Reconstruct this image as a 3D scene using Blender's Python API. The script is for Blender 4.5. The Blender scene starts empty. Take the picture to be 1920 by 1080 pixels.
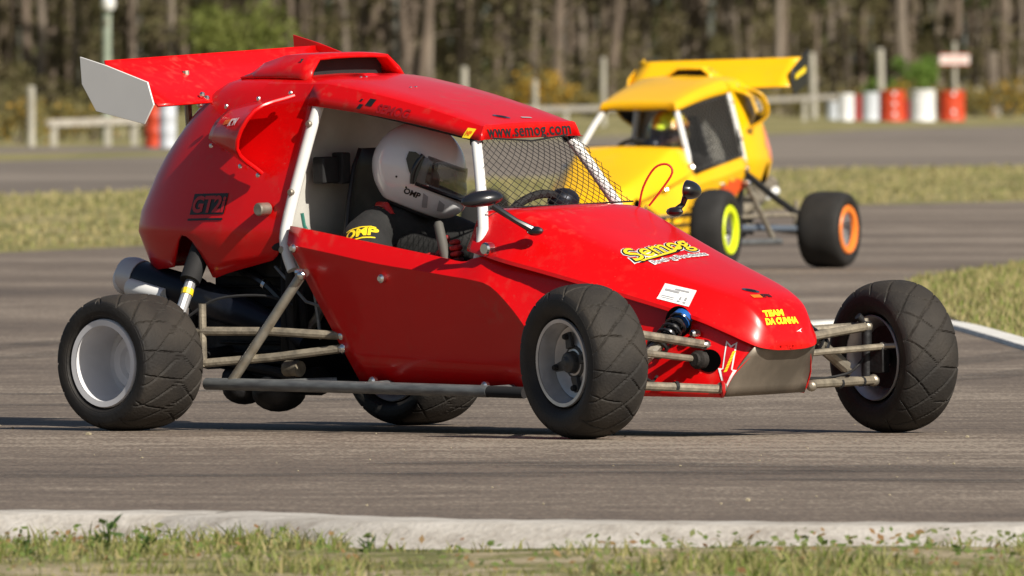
import bpy, bmesh, math, random
import numpy as np
from mathutils import Vector, Matrix
from mathutils.bvhtree import BVHTree
from mathutils.geometry import tessellate_polygon
R = math.radians
random.seed(7); rng = np.random.default_rng(7)
scene = bpy.context.scene
COL = scene.collection

# ------------------------------------------------------------------ camera
CAM_H, CAM_D = 1.117, 58.0
cam = bpy.data.cameras.new('camera'); camo = bpy.data.objects.new('camera', cam); COL.objects.link(camo)
cam.sensor_width = 36.0; cam.lens = 643.0; cam.clip_start = 1.0; cam.clip_end = 6000.0
camo.location = (0, -CAM_D, CAM_H); camo.rotation_euler = (R(90 - 0.645), 0, 0)
cam.dof.use_dof = True; cam.dof.focus_distance = 57.7; cam.dof.aperture_fstop = 19.0
scene.camera = camo
# ------------------------------------------------------------------ sky and sun
SUN_AZ = 51.0; SUN_EL = 36.0           # to the right of the picture and behind the camera
sdir = Vector((math.cos(R(SUN_AZ)) * math.cos(R(SUN_EL)), -math.sin(R(SUN_AZ)) * math.cos(R(SUN_EL)), math.sin(R(SUN_EL))))
world = bpy.data.worlds.new('World'); scene.world = world; world.use_nodes = True
wn = world.node_tree.nodes; wl = world.node_tree.links
sky = wn.new('ShaderNodeTexSky'); sky.sky_type = 'NISHITA'; sky.sun_disc = False
sky.sun_elevation = R(SUN_EL); sky.sun_rotation = math.atan2(sdir.x, sdir.y)
sky.air_density = 1.0; sky.dust_density = 1.2; sky.ozone_density = 1.0
bg = wn['Background']; bg.inputs[1].default_value = 0.05
wl.new(sky.outputs[0], bg.inputs[0])
sl = bpy.data.lights.new('sun', 'SUN'); sl.energy = 5.0; sl.angle = R(0.53); sl.color = (1.0, 0.93, 0.82)
so = bpy.data.objects.new('sun', sl); COL.objects.link(so)
so.rotation_euler = (-sdir).to_track_quat('-Z', 'Y').to_euler(); so.location = (20, -20, 30)
scene.view_settings.view_transform = 'Standard'; scene.view_settings.look = 'None'
scene.view_settings.exposure = 0.38; scene.view_settings.gamma = 1.0
scene.render.engine = 'CYCLES'
try:
    scene.cycles.use_denoising = True; scene.cycles.max_bounces = 6; scene.cycles.transparent_max_bounces = 12
except Exception: pass

# ------------------------------------------------------------------ helpers
def tag(o, label=None, cat=None, group=None, kind=None):
    if label: o['label'] = label
    if cat: o['category'] = cat
    if group: o['group'] = group
    if kind: o['kind'] = kind
    return o
def empty(name, loc=(0, 0, 0), rz=0.0, parent=None):
    o = bpy.data.objects.new(name, None); COL.objects.link(o)
    o.location = loc; o.rotation_euler = (0, 0, rz); o.empty_display_size = 0.2
    if parent: o.parent = parent
    return o
def link(name, me, parent=None, loc=None, rot=None):
    o = bpy.data.objects.new(name, me); COL.objects.link(o)
    if parent: o.parent = parent
    if loc is not None: o.location = loc
    if rot is not None: o.rotation_euler = rot
    return o
def cat_rom(pts, n):
    pts = [np.array(p, float) for p in pts]; out = []
    P = [2 * pts[0] - pts[1]] + pts + [2 * pts[-1] - pts[-2]]
    for i in range(1, len(P) - 2):
        for k in range(n):
            t = k / n; a, b, c, d = P[i - 1], P[i], P[i + 1], P[i + 2]
            out.append(0.5 * ((2 * b) + (-a + c) * t + (2 * a - 5 * b + 4 * c - d) * t * t + (-a + 3 * b - 3 * c + d) * t ** 3))
    out.append(pts[-1]); return out

class MB:
    def __init__(s): s.v = []; s.f = []; s.mi = []; s.cur = 0
    def add(s, vs, fs):
        o = len(s.v); s.v.extend([tuple(map(float, p)) for p in vs])
        for f in fs: s.f.append(tuple(i + o for i in f)); s.mi.append(s.cur)
        return s
    def grid(s, rows, close_u=False, close_v=False):
        m, n = len(rows), len(rows[0]); vs = [p for r in rows for p in r]; fs = []
        for i in range(m if close_v else m - 1):
            for j in range(n if close_u else n - 1):
                a, b = i, (i + 1) % m; c, d = j, (j + 1) % n
                fs.append((a * n + c, a * n + d, b * n + d, b * n + c))
        return s.add(vs, fs)
    def tube(s, pts, r, n=10, closed=False):
        pts = [Vector(p) for p in pts]; m = len(pts); rs = r if hasattr(r, '__len__') else [r] * m
        up = None; rows = []
        for i, p in enumerate(pts):
            if closed: t = (pts[(i + 1) % m] - pts[i - 1])
            else: t = (pts[min(i + 1, m - 1)] - pts[max(i - 1, 0)])
            t.normalize()
            if up is None:
                up = Vector((0, 0, 1)) if abs(t.z) < 0.9 else Vector((1, 0, 0))
            sd = t.cross(up).normalized(); up = sd.cross(t).normalized()
            rows.append([p + (sd * math.cos(2 * math.pi * k / n) + up * math.sin(2 * math.pi * k / n)) * rs[i] for k in range(n)])
        s.grid(rows, close_u=True, close_v=closed)
        if not closed:
            o = len(s.v); s.v.extend([tuple(p) for p in rows[0]]); s.f.append(tuple(range(o, o + n))); s.mi.append(s.cur)
            o = len(s.v); s.v.extend([tuple(p) for p in rows[-1]]); s.f.append(tuple(range(o + n - 1, o - 1, -1))); s.mi.append(s.cur)
        return s
    def box(s, c, size, M=None):
        c = Vector(c); h = [x / 2 for x in size]; vs = []
        for sx in (-1, 1):
            for sy in (-1, 1):
                for sz in (-1, 1):
                    p = Vector((sx * h[0], sy * h[1], sz * h[2]))
                    vs.append(c + (M @ p if M else p))
        return s.add(vs, [(0, 1, 3, 2), (4, 6, 7, 5), (0, 4, 5, 1), (2, 3, 7, 6), (0, 2, 6, 4), (1, 5, 7, 3)])
    def prism(s, poly, off):
        poly = [Vector(p) for p in poly]; off = Vector(off); n = len(poly)
        vs = poly + [p + off for p in poly]
        fs = [tuple(range(n - 1, -1, -1)), tuple(range(n, 2 * n))] + [(i, (i + 1) % n, n + (i + 1) % n, n + i) for i in range(n)]
        return s.add(vs, fs)
    def lathe(s, prof, c=(0, 0, 0), axis='y', n=40, cap=False):
        c = Vector(c); rows = []
        for (r, a) in prof:
            row = []
            for k in range(n):
                t = 2 * math.pi * k / n; u, w = r * math.cos(t), r * math.sin(t)
                row.append(c + (Vector((u, a, w)) if axis == 'y' else Vector((u, w, a)) if axis == 'z' else Vector((a, u, w))))
            rows.append(row)
        return s.grid(rows, close_u=True)
    def ball(s, c, r, n=10, m=6, sc=(1, 1, 1), M=None):
        rows = []
        for i in range(m + 1):
            ph = math.pi * i / m
            row = []
            for k in range(n):
                t = 2 * math.pi * k / n
                p = Vector((math.sin(ph) * math.cos(t) * r * sc[0], math.sin(ph) * math.sin(t) * r * sc[1], math.cos(ph) * r * sc[2]))
                row.append(Vector(c) + (M @ p if M else p))
            rows.append(row)
        return s.grid(rows, close_u=True)
    def mesh(s, name, mats, smooth=True, sharp=32, xf=None, weld=0.0):
        me = bpy.data.meshes.new(name)
        v = [xf(*p) for p in s.v] if xf else s.v
        me.from_pydata(v, [], s.f)
        for m in (mats if isinstance(mats, (list, tuple)) else [mats]): me.materials.append(m)
        if len(me.materials) > 1: me.polygons.foreach_set('material_index', s.mi)
        bm = bmesh.new(); bm.from_mesh(me)
        if weld: bmesh.ops.remove_doubles(bm, verts=bm.verts, dist=weld)
        bmesh.ops.recalc_face_normals(bm, faces=bm.faces)
        bm.to_mesh(me); bm.free()
        if smooth:
            me.polygons.foreach_set('use_smooth', [True] * len(me.polygons))
            me.set_sharp_from_angle(angle=R(sharp))
        me.update(); return me
    def build(s, name, mats, parent=None, smooth=True, sharp=32, xf=None, weld=0.0, solid=0.0, bevel=0.0):
        o = link(name, s.mesh(name, mats, smooth, sharp, xf, weld), parent)
        if solid:
            m = o.modifiers.new('solid', 'SOLIDIFY'); m.thickness = solid; m.offset = -1
        if bevel:
            m = o.modifiers.new('bevel', 'BEVEL'); m.width = bevel; m.segments = 2; m.limit_method = 'ANGLE'
        return o
def copy_tree(o, parent=None):
    c = o.copy(); COL.objects.link(c); c.parent = parent
    for ch in list(o.children): copy_tree(ch, c)
    return c

# ------------------------------------------------------------------ materials
def M(name, col, rough=0.5, metal=0.0, coat=0.0, var=0.0, vscale=6.0, bump=0.0, bscale=60.0, col2=None, spec=0.5, trans=0.0, alpha=1.0, stretch=None, coat_rough=0.05, detail=5.0, vlo=0.35, vhi=0.65):
    m = bpy.data.materials.new(name); m.use_nodes = True
    nt = m.node_tree; b = nt.nodes['Principled BSDF']
    b.inputs['Base Color'].default_value = (*col, 1); b.inputs['Roughness'].default_value = rough
    b.inputs['Metallic'].default_value = metal; b.inputs['Coat Weight'].default_value = coat
    b.inputs['Coat Roughness'].default_value = coat_rough; b.inputs['Specular IOR Level'].default_value = spec
    b.inputs['Transmission Weight'].default_value = trans; b.inputs['Alpha'].default_value = alpha
    tc = nt.nodes.new('ShaderNodeTexCoord'); src = tc.outputs['Object']
    if stretch:
        mp = nt.nodes.new('ShaderNodeMapping'); mp.inputs['Scale'].default_value = stretch
        nt.links.new(src, mp.inputs[0]); src = mp.outputs[0]
    if var > 0 or col2:
        n = nt.nodes.new('ShaderNodeTexNoise'); n.inputs['Scale'].default_value = vscale; n.inputs['Detail'].default_value = detail
        nt.links.new(src, n.inputs['Vector'])
        r = nt.nodes.new('ShaderNodeValToRGB'); r.color_ramp.elements[0].position = vlo; r.color_ramp.elements[1].position = vhi
        c2 = col2 if col2 else tuple(c * (1 - var) for c in col)
        r.color_ramp.elements[0].color = (*c2, 1); r.color_ramp.elements[1].color = (*col, 1)
        nt.links.new(n.outputs['Fac'], r.inputs[0]); nt.links.new(r.outputs[0], b.inputs['Base Color'])
        if var > 0:
            mr = nt.nodes.new('ShaderNodeMapRange'); mr.inputs[3].default_value = min(1, rough * 1.25); mr.inputs[4].default_value = rough * 0.85
            nt.links.new(n.outputs['Fac'], mr.inputs[0]); nt.links.new(mr.outputs[0], b.inputs['Roughness'])
    if bump > 0:
        n2 = nt.nodes.new('ShaderNodeTexNoise'); n2.inputs['Scale'].default_value = bscale; n2.inputs['Detail'].default_value = 4
        nt.links.new(src, n2.inputs['Vector'])
        bp = nt.nodes.new('ShaderNodeBump'); bp.inputs['Strength'].default_value = bump; bp.inputs['Distance'].default_value = 0.01
        nt.links.new(n2.outputs['Fac'], bp.inputs['Height']); nt.links.new(bp.outputs[0], b.inputs['Normal'])
    return m
def leafmat(name, c1, c2, rough=0.6, transl=0.38, scale=3.0):
    m = M(name, c1, rough, col2=c2, vscale=scale, spec=0.2)
    nt = m.node_tree; b = nt.nodes['Principled BSDF']; out = nt.nodes['Material Output']
    t = nt.nodes.new('ShaderNodeBsdfTranslucent'); mx = nt.nodes.new('ShaderNodeMixShader'); mx.inputs[0].default_value = transl
    src = b.inputs['Base Color'].links[0].from_socket
    nt.links.new(src, t.inputs['Color']); nt.links.new(b.outputs[0], mx.inputs[1]); nt.links.new(t.outputs[0], mx.inputs[2])
    nt.links.new(mx.outputs[0], out.inputs[0]); return m

RED = M('red_paint', (0.66, 0.0022, 0.0030), 0.30, coat=0.32, var=0.10, vscale=2.5, bump=0.05, bscale=6, coat_rough=0.08, spec=0.3)
YEL = M('yellow_paint', (0.92, 0.50, 0.003), 0.35, coat=0.2, var=0.08, vscale=2.5, coat_rough=0.1)
def dusty(m, amt=.35, scale=30.0, dust=(.24, .15, .10)):
    # a film of track dust and stone-chip specks over the paint, in patches of their own shape
    nt = m.node_tree; b = nt.nodes['Principled BSDF']; src = b.inputs['Base Color'].links[0].from_socket
    tc = nt.nodes.new('ShaderNodeTexCoord')
    def nz(sc, lo, hi, det=8):
        n = nt.nodes.new('ShaderNodeTexNoise'); n.inputs['Scale'].default_value = sc; n.inputs['Detail'].default_value = det; nt.links.new(tc.outputs['Object'], n.inputs['Vector'])
        r = nt.nodes.new('ShaderNodeMapRange'); r.inputs[1].default_value = lo; r.inputs[2].default_value = hi; nt.links.new(n.outputs['Fac'], r.inputs[0]); return r.outputs[0]
    a = nz(3.0, .45, .75); f = nz(scale, .52, .72); sp = nz(140.0, .70, .74, 2)
    mu = nt.nodes.new('ShaderNodeMath'); mu.operation = 'MULTIPLY'; nt.links.new(a, mu.inputs[0]); nt.links.new(f, mu.inputs[1])
    mx = nt.nodes.new('ShaderNodeMath'); mx.operation = 'MAXIMUM'; nt.links.new(mu.outputs[0], mx.inputs[0])
    s2 = nt.nodes.new('ShaderNodeMath'); s2.operation = 'MULTIPLY'; s2.inputs[1].default_value = .6; nt.links.new(sp, s2.inputs[0]); nt.links.new(s2.outputs[0], mx.inputs[1])
    k = nt.nodes.new('ShaderNodeMath'); k.operation = 'MULTIPLY'; k.inputs[1].default_value = amt; nt.links.new(mx.outputs[0], k.inputs[0])
    mix = nt.nodes.new('ShaderNodeMixRGB'); nt.links.new(k.outputs[0], mix.inputs[0]); nt.links.new(src, mix.inputs[1]); mix.inputs[2].default_value = (*dust, 1)
    nt.links.new(mix.outputs[0], b.inputs['Base Color'])
dusty(RED, .38); dusty(YEL, .3, dust=(.35, .22, .10))
WHITEP = M('white_paint', (0.78, 0.78, 0.76), 0.35, coat=0.3, var=0.08, vscale=8)
ENDP = M('grey_endplate', (0.80, 0.79, 0.76), 0.45, var=0.06, vscale=5)
BLACKP = M('black_plastic', (0.012, 0.012, 0.014), 0.28, coat=0.4)
BLACKM = M('black_matt', (0.010, 0.010, 0.011), 0.75, var=0.3, vscale=12)
DARKN = M('dark_engine', (0.018, 0.018, 0.020), 0.55, metal=0.3, var=0.5, vscale=18, bump=0.3, bscale=40)
RUBBER = M('tyre_rubber', (0.017, 0.015, 0.0135), 0.75, col2=(0.034, 0.029, 0.024), vscale=7, bump=0.25, bscale=120, spec=0.3)
STEEL = M('tube_steel', (0.40, 0.37, 0.31), 0.48, metal=0.75, col2=(0.30, 0.26, 0.20), vscale=22, bump=0.1, bscale=60)
DUSTY = M('dusty_tube', (0.30, 0.26, 0.195), 0.60, metal=0.35, col2=(0.15, 0.13, 0.10), vscale=25, bump=0.2, bscale=80)
NERF = M('nerf_grey', (0.20, 0.21, 0.21), 0.5, metal=0.4, col2=(0.12, 0.125, 0.13), vscale=14, stretch=(1, 4, 4))
PLATE = M('bare_plate', (0.23, 0.195, 0.155), 0.45, metal=0.45, col2=(0.14, 0.12, 0.095), vscale=9, bump=0.05, bscale=30, stretch=(1, 1, 0.5))
CHROME = M('bolt_chrome', (0.75, 0.74, 0.72), 0.22, metal=1.0)
RIMW = M('rim_white', (0.74, 0.74, 0.76), 0.4, var=0.12, vscale=9)
RIMS = M('rim_silver', (0.62, 0.62, 0.63), 0.32, metal=0.6, var=0.25, vscale=14)
RIMD = M('rim_dark', (0.06, 0.06, 0.06), 0.5, metal=0.5)
BULK = M('bulkhead_grey', (0.52, 0.51, 0.47), 0.6, col2=(0.40, 0.39, 0.35), vscale=7)
CARBON = M('seat_black', (0.020, 0.020, 0.022), 0.5, var=0.3, vscale=20)
TITAN = M('titanium', (0.42, 0.40, 0.42), 0.30, metal=0.9, col2=(0.10, 0.14, 0.30), vscale=5)
TIPM = M('silencer_tip_alloy', (0.62, 0.60, 0.60), 0.42, metal=0.35, col2=(0.16, 0.22, 0.42), vscale=6, vlo=.3, vhi=.5)
NAVY = M('silencer_dark', (0.018, 0.022, 0.034), 0.38, metal=0.5, var=0.3, vscale=9)
BLUE = M('blue_collar', (0.02, 0.14, 0.50), 0.35, metal=0.4)
SUIT = M('suit_black', (0.016, 0.016, 0.016), 0.85, var=0.35, vscale=14, bump=0.5, bscale=28)
GLOVE = M('glove_red', (0.55, 0.02, 0.02), 0.7, col2=(0.04, 0.01, 0.01), vscale=24, bump=0.3, bscale=60)
SKIN = M('skin', (0.50, 0.28, 0.18), 0.5)
HELM = M('helmet_white', (0.78, 0.78, 0.79), 0.22, coat=0.8)
HELMG = M('helmet_neon', (0.70, 0.90, 0.05), 0.3, coat=0.6, col2=(0.60, 0.04, 0.02), vscale=9)
VISOR = M('visor_tint', (0.02, 0.02, 0.025), 0.06, coat=0.5, alpha=0.62)
PRK = M('print_black', (0.012, 0.012, 0.012), 0.4)
PRW = M('print_white', (0.80, 0.80, 0.80), 0.4)
PRY = M('print_yellow', (0.85, 0.62, 0.02), 0.4)
PRYG = M('print_lime', (0.80, 0.80, 0.02), 0.4)
PRO = M('print_orange', (0.75, 0.16, 0.01), 0.4)
PRG = M('print_grey', (0.35, 0.35, 0.36), 0.5)
PRDR = M('print_dark_red', (0.26, 0.006, 0.008), 0.4)
HOLESHADE = M('hole_shade_black', (0.002, 0.002, 0.002), 1.0, spec=0.0)  # near-black colour for the shade inside holes, laid on solid discs
NET = M('net_cord', (0.008, 0.008, 0.008), 0.8)
REDW = M('red_cable', (0.45, 0.01, 0.01), 0.4)
NEONY = M('rim_neon', (0.72, 0.85, 0.01), 0.4)
ORNG = M('rim_orange', (0.85, 0.22, 0.03), 0.4)

# ================================================================== GROUND
def at(px, py):            # a point of the flat ground, from the survey of the photograph
    d = 38313.0 / (py - 154.0); return ((px - 960.0) * d / 34300.0, d - CAM_D)
def sheet(name, pts, z, mat, sub=0.0):
    tris = tessellate_polygon([[Vector((p[0], p[1], 0)) for p in pts]])
    me = bpy.data.meshes.new(name); me.from_pydata([(p[0], p[1], z) for p in pts], [], [tuple(t) for t in tris]); me.materials.append(mat)
    bm = bmesh.new(); bm.from_mesh(me); bmesh.ops.recalc_face_normals(bm, faces=bm.faces)
    for f in bm.faces:
        if f.normal.z < 0: f.normal_flip()
    rim = [e for e in bm.edges if e.is_boundary]             # a skirt closes the edge down to the layer below
    if z > 0.001:
        ex = bmesh.ops.extrude_edge_only(bm, edges=rim)
        for v in ex['geom']:
            if isinstance(v, bmesh.types.BMVert): v.co.z = -0.01
        bmesh.ops.recalc_face_normals(bm, faces=bm.faces)
    bm.to_mesh(me); bm.free(); return link(name, me)
def dist(pts): return [(x, d - CAM_D) for x, d in pts]

def ground_mat(name, stops, s1, s2, fine, bump, rough=0.95, fvec=(1, 1, 1), fw=0.2):
    m = bpy.data.materials.new(name); m.use_nodes = True; nt = m.node_tree; b = nt.nodes['Principled BSDF']
    b.inputs['Roughness'].default_value = rough; b.inputs['Specular IOR Level'].default_value = 0.25
    tc = nt.nodes.new('ShaderNodeTexCoord')
    def noise(sc, det, vec):
        mp = nt.nodes.new('ShaderNodeMapping'); mp.inputs['Scale'].default_value = vec
        nt.links.new(tc.outputs['Object'], mp.inputs[0])
        n = nt.nodes.new('ShaderNodeTexNoise'); n.inputs['Scale'].default_value = sc; n.inputs['Detail'].default_value = det
        nt.links.new(mp.outputs[0], n.inputs['Vector']); return n.outputs['Fac']
    a = noise(s1[0], 6, s1[1]); c = noise(s2[0], 5, s2[1]); f = noise(fine, 3, fvec)
    ad = nt.nodes.new('ShaderNodeMath'); ad.operation = 'MULTIPLY_ADD'; ad.inputs[1].default_value = 0.5; nt.links.new(a, ad.inputs[0])
    h = nt.nodes.new('ShaderNodeMath'); h.operation = 'MULTIPLY'; h.inputs[1].default_value = 0.3; nt.links.new(c, h.inputs[0]); nt.links.new(h.outputs[0], ad.inputs[2])
    ad2 = nt.nodes.new('ShaderNodeMath'); ad2.operation = 'MULTIPLY_ADD'; ad2.inputs[1].default_value = fw; nt.links.new(f, ad2.inputs[0]); nt.links.new(ad.outputs[0], ad2.inputs[2])
    r = nt.nodes.new('ShaderNodeValToRGB'); e = r.color_ramp.elements
    e[0].position = stops[0][0]; e[0].color = (*stops[0][1], 1); e[1].position = stops[-1][0]; e[1].color = (*stops[-1][1], 1)
    for p, cc in stops[1:-1]:
        x = e.new(p); x.color = (*cc, 1)
    nt.links.new(ad2.outputs[0], r.inputs[0]); nt.links.new(r.outputs[0], b.inputs['Base Color'])
    bp = nt.nodes.new('ShaderNodeBump'); bp.inputs['Strength'].default_value = bump; bp.inputs['Distance'].default_value = 0.02
    nt.links.new(f, bp.inputs['Height']); nt.links.new(bp.outputs[0], b.inputs['Normal']); return m
GRASSG = ground_mat('grass_ground', [(0.36, (0.10, 0.11, 0.030)), (0.47, (0.19, 0.18, 0.060)), (0.55, (0.27, 0.23, 0.10)), (0.64, (0.34, 0.29, 0.16))],
                    (0.9, (1, 0.16, 1)), (3.0, (1, 0.3, 1)), 20.0, 0.6)
VERGEG = ground_mat('verge_ground', [(0.36, (0.13, 0.13, 0.04)), (0.5, (0.24, 0.21, 0.085)), (0.62, (0.33, 0.28, 0.15))], (0.5, (1, 0.05, 1)), (2.0, (1, 0.1, 1)), 9.0, 0.5)
ASPH = ground_mat('asphalt', [(0.41, (0.086, 0.069, 0.057)), (0.50, (0.135, 0.106, 0.084)), (0.57, (0.172, 0.137, 0.107)), (0.66, (0.29, 0.24, 0.19))],
                  (0.40, (0.25, 0.55, 1)), (4.0, (0.7, 0.8, 1)), 80.0, 0.10, 0.8, (1, .10, 1), 0.30)
ASPH2 = ground_mat('asphalt_far', [(0.38, (0.13, 0.108, 0.09)), (0.5, (0.20, 0.168, 0.138)), (0.62, (0.26, 0.22, 0.18))], (0.5, (0.2, 0.12, 1)), (3.0, (0.3, 0.3, 1)), 60.0, 0.3, 0.85)
MARK = M('rubber_marks', (0.085, 0.078, 0.074), 0.8, col2=(0.13, 0.115, 0.10), vscale=3.0, stretch=(0.25, 3, 1), bump=0.3, bscale=120)
KERBC = ground_mat('kerb_concrete', [(0.40, (0.30, 0.27, 0.235)), (0.5, (0.42, 0.39, 0.35)), (0.60, (0.50, 0.47, 0.43))], (2.5, (1, 2, 5)), (14.0, (1, 1, 1)), 60.0, 0.25)
SOIL = ground_mat('sandy_soil', [(0.36, (0.22, 0.17, 0.10)), (0.5, (0.36, 0.29, 0.20)), (0.62, (0.46, 0.39, 0.29))], (2.0, (1, 1, 1)), (9.0, (1, 1, 1)), 50.0, 0.8)
WHITEL = M('kerb_white', (0.76, 0.74, 0.70), 0.8, col2=(0.60, 0.58, 0.54), vscale=4, bump=0.2)

g = sheet('ground', [(-2500, -800), (2500, -800), (2500, 4500), (-2500, 4500)], -0.12, GRASSG); tag(g, kind='structure')
road_far_edge = [(-90, 92), (-40, 98), (-18, 102), (-8, 109), (-3.34, 119.4), (-2.57, 124), (0.3, 145), (3.14, 166), (4.79, 171), (12, 190), (40, 215), (90, 225)]
near_edge = [(90, 42.0), (6, 45.45), (1.34, 46.0), (0.5, 46.08), (-0.08, 46.3), (-0.63, 47.15), (-1.34, 47.3), (-6, 48.3), (-90, 60)]
o = sheet('meadow', dist(near_edge[:-1] + [(-90, 60.0), (-600, 60), (-600, 1300), (600, 1300), (600, 42)]), 0.0, GRASSG); tag(o, kind='structure')
o = sheet('race_track', dist(road_far_edge + near_edge), 0.004, ASPH); tag(o, kind='structure')
# dark rubbered-in lines of the racing track, worn into the asphalt
def band(name, centre, w, z, mat):
    L = []; Rr = []
    for i, p in enumerate(centre):
        a = Vector(centre[max(i - 1, 0)]); b = Vector(centre[min(i + 1, len(centre) - 1)]); t = (b - a).normalized(); n = Vector((-t.y, t.x))
        ww = w if not hasattr(w, '__len__') else w[i]
        L.append(tuple(Vector(p) + n * ww / 2)); Rr.append(tuple(Vector(p) - n * ww / 2))
    return sheet(name, L + Rr[::-1], z, mat)
def mark_mat():
    m = M('rubber_streak', (0.055, 0.050, 0.047), 0.75); nt = m.node_tree; b = nt.nodes['Principled BSDF']; tc = nt.nodes.new('ShaderNodeTexCoord'); mp = nt.nodes.new('ShaderNodeMapping'); mp.inputs['Scale'].default_value = (.5, 3.0, 1)
    n = nt.nodes.new('ShaderNodeTexNoise'); n.inputs['Scale'].default_value = 2.2; n.inputs['Detail'].default_value = 8; r = nt.nodes.new('ShaderNodeMapRange'); r.inputs[1].default_value = .40; r.inputs[2].default_value = .70; r.inputs[4].default_value = .55
    nt.links.new(tc.outputs['Object'], mp.inputs[0]); nt.links.new(mp.outputs[0], n.inputs['Vector']); nt.links.new(n.outputs['Fac'], r.inputs[0]); nt.links.new(r.outputs[0], b.inputs['Alpha']); return m
STREAK = mark_mat()
def streak(pts, w):
    c = cat_rom([np.array(p) for p in dist(pts)], 8); rows = []
    for i, p in enumerate(c):
        t = c[min(i + 1, len(c) - 1)] - c[max(i - 1, 0)]; t = t / np.linalg.norm(t); n = np.array([-t[1], t[0]]) * w / 2
        rows.append([(p[0] - n[0], p[1] - n[1], .0065), (p[0] + n[0], p[1] + n[1], .0065)])
    mb = MB(); mb.grid(rows); o = mb.build('tyre_mark', STREAK, smooth=False); tag(o, kind='structure')
streak([(-.2, 53.6), (1.0, 52.6), (3.0, 52.3), (8, 53)], .8); streak([(.6, 51.2), (2.0, 50.9), (5, 51.4)], .35); streak([(-6, 52.0), (-1.5, 51.6), (1.0, 52.2)], .5)
streak([(-9, 66), (-3.2, 71), (-1.7, 76), (-1.2, 84), (-1.6, 98)], .28); streak([(-9, 68), (-3.3, 73.5), (-1.9, 78.5), (-1.5, 86), (-1.9, 98)], .24); streak([(-6, 62), (-1, 66), (2.0, 74), (3.4, 95), (5, 140)], .3); streak([(-6, 60), (-.6, 64), (2.3, 72), (3.8, 95), (5.6, 140)], .3)
road2_low = [(-90, 138), (-40, 155), (-15, 170), (-5.1, 181.6), (0, 212), (4.6, 240), (6.8, 244), (20, 262), (90, 285)]
road2_up = [(90, 470), (30, 478), (13.2, 470), (9, 437), (6.3, 399), (0, 330), (-4, 285), (-7.2, 258), (-15, 240), (-40, 215), (-90, 205)]
o = sheet('return_track', dist(road2_low + road2_up), 0.005, ASPH2); tag(o, kind='structure')
o = sheet('service_road', dist([(-90, 245), (-40, 262), (-8.2, 284), (-5.5, 292), (-2, 315), (1.0, 345), (4.0, 385), (3.2, 392), (0, 352), (-5.5, 318), (-9, 311), (-40, 300), (-90, 290)]), 0.009, ASPH2); tag(o, kind='structure')
o = sheet('verge', dist([(-90, 312), (-9, 322), (0, 372), (6, 410), (9, 447), (13.4, 482), (30, 492), (90, 485), (300, 700), (300, 1200), (-300, 1200), (-300, 320)]), 0.006, VERGEG); tag(o, kind='structure')
# infield grass wedge with its white kerb
wedge = [(2.06, 96.5), (2.14, 99.5), (2.29, 103.5), (3.1, 111.5), (7, 126), (30, 150), (60, 140), (60, 50), (4.2, 56), (2.72, 66), (2.33, 74), (2.19, 78.5), (2.08, 83.5), (2.06, 90)]
o = sheet('infield_grass', dist(wedge), 0.010, GRASSG); tag(o, kind='structure')
kl = cat_rom([np.array(p) for p in [(9, 50), (4.0, 56), (2.60, 66), (2.25, 74), (2.13, 79), (2.03, 83.0), (1.90, 84.6), (1.62, 84.5), (1.38, 83.8), (1.15, 82.2)]], 6); mb = MB(); rows = []
for i, p in enumerate(kl):
    a_ = kl[max(i - 1, 0)]; b_ = kl[min(i + 1, len(kl) - 1)]; t = (b_ - a_) / np.linalg.norm(b_ - a_); n_ = np.array([-t[1], t[0]]) * .060
    hz_ = .020 * min(1, (len(kl) - 1 - i) / 6)
    rows.append([(p[0] + n_[0] * k, p[1] + n_[1] * k - CAM_D, z) for k, z in ((-1.25, -.01), (-1, hz_), (1, hz_ + .002), (1.25, -.01))])
mb.grid(rows); o = mb.build('infield_kerb', WHITEL, sharp=50); tag(o, kind='structure')
# near kerb: a low cast concrete edge, its back face standing clear of the grass
kc = [(p[0], p[1]) for p in near_edge]
kc = [np.array((x_, float(np.interp(x_, [p[0] for p in near_edge[::-1]], [p[1] for p in near_edge[::-1]])))) for x_ in np.concatenate([np.linspace(90, 4.2, 20), np.linspace(4, -4, 240), np.linspace(-4.2, -90, 20)])]
prof = [(0.05, -0.02), (0.0, 0.006), (-0.06, 0.012), (-0.34, 0.014), (-0.42, 0.008), (-0.50, -0.040), (-0.80, -0.100)]
mb = MB(); rows = []
for i, p in enumerate(kc):
    a = kc[max(i - 1, 0)]; b = kc[min(i + 1, len(kc) - 1)]; t = (b - a) / np.linalg.norm(b - a); n = np.array([t[1], -t[0]])
    if n[1] < 0: n = -n
    rows.append([(p[0] + n[0] * q, p[1] - CAM_D + n[1] * q, z + (0.001 * math.sin(p[0] * 5.1) + .0008 * math.sin(p[0] * 17.3 + k * 2.1) + .0008 * math.sin(p[0] * 41 + k)) * (k > 0)) for k, (q, z) in enumerate(prof)])
mb.grid(rows); o = mb.build('kerb', KERBC, sharp=60); tag(o, kind='structure')
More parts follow.
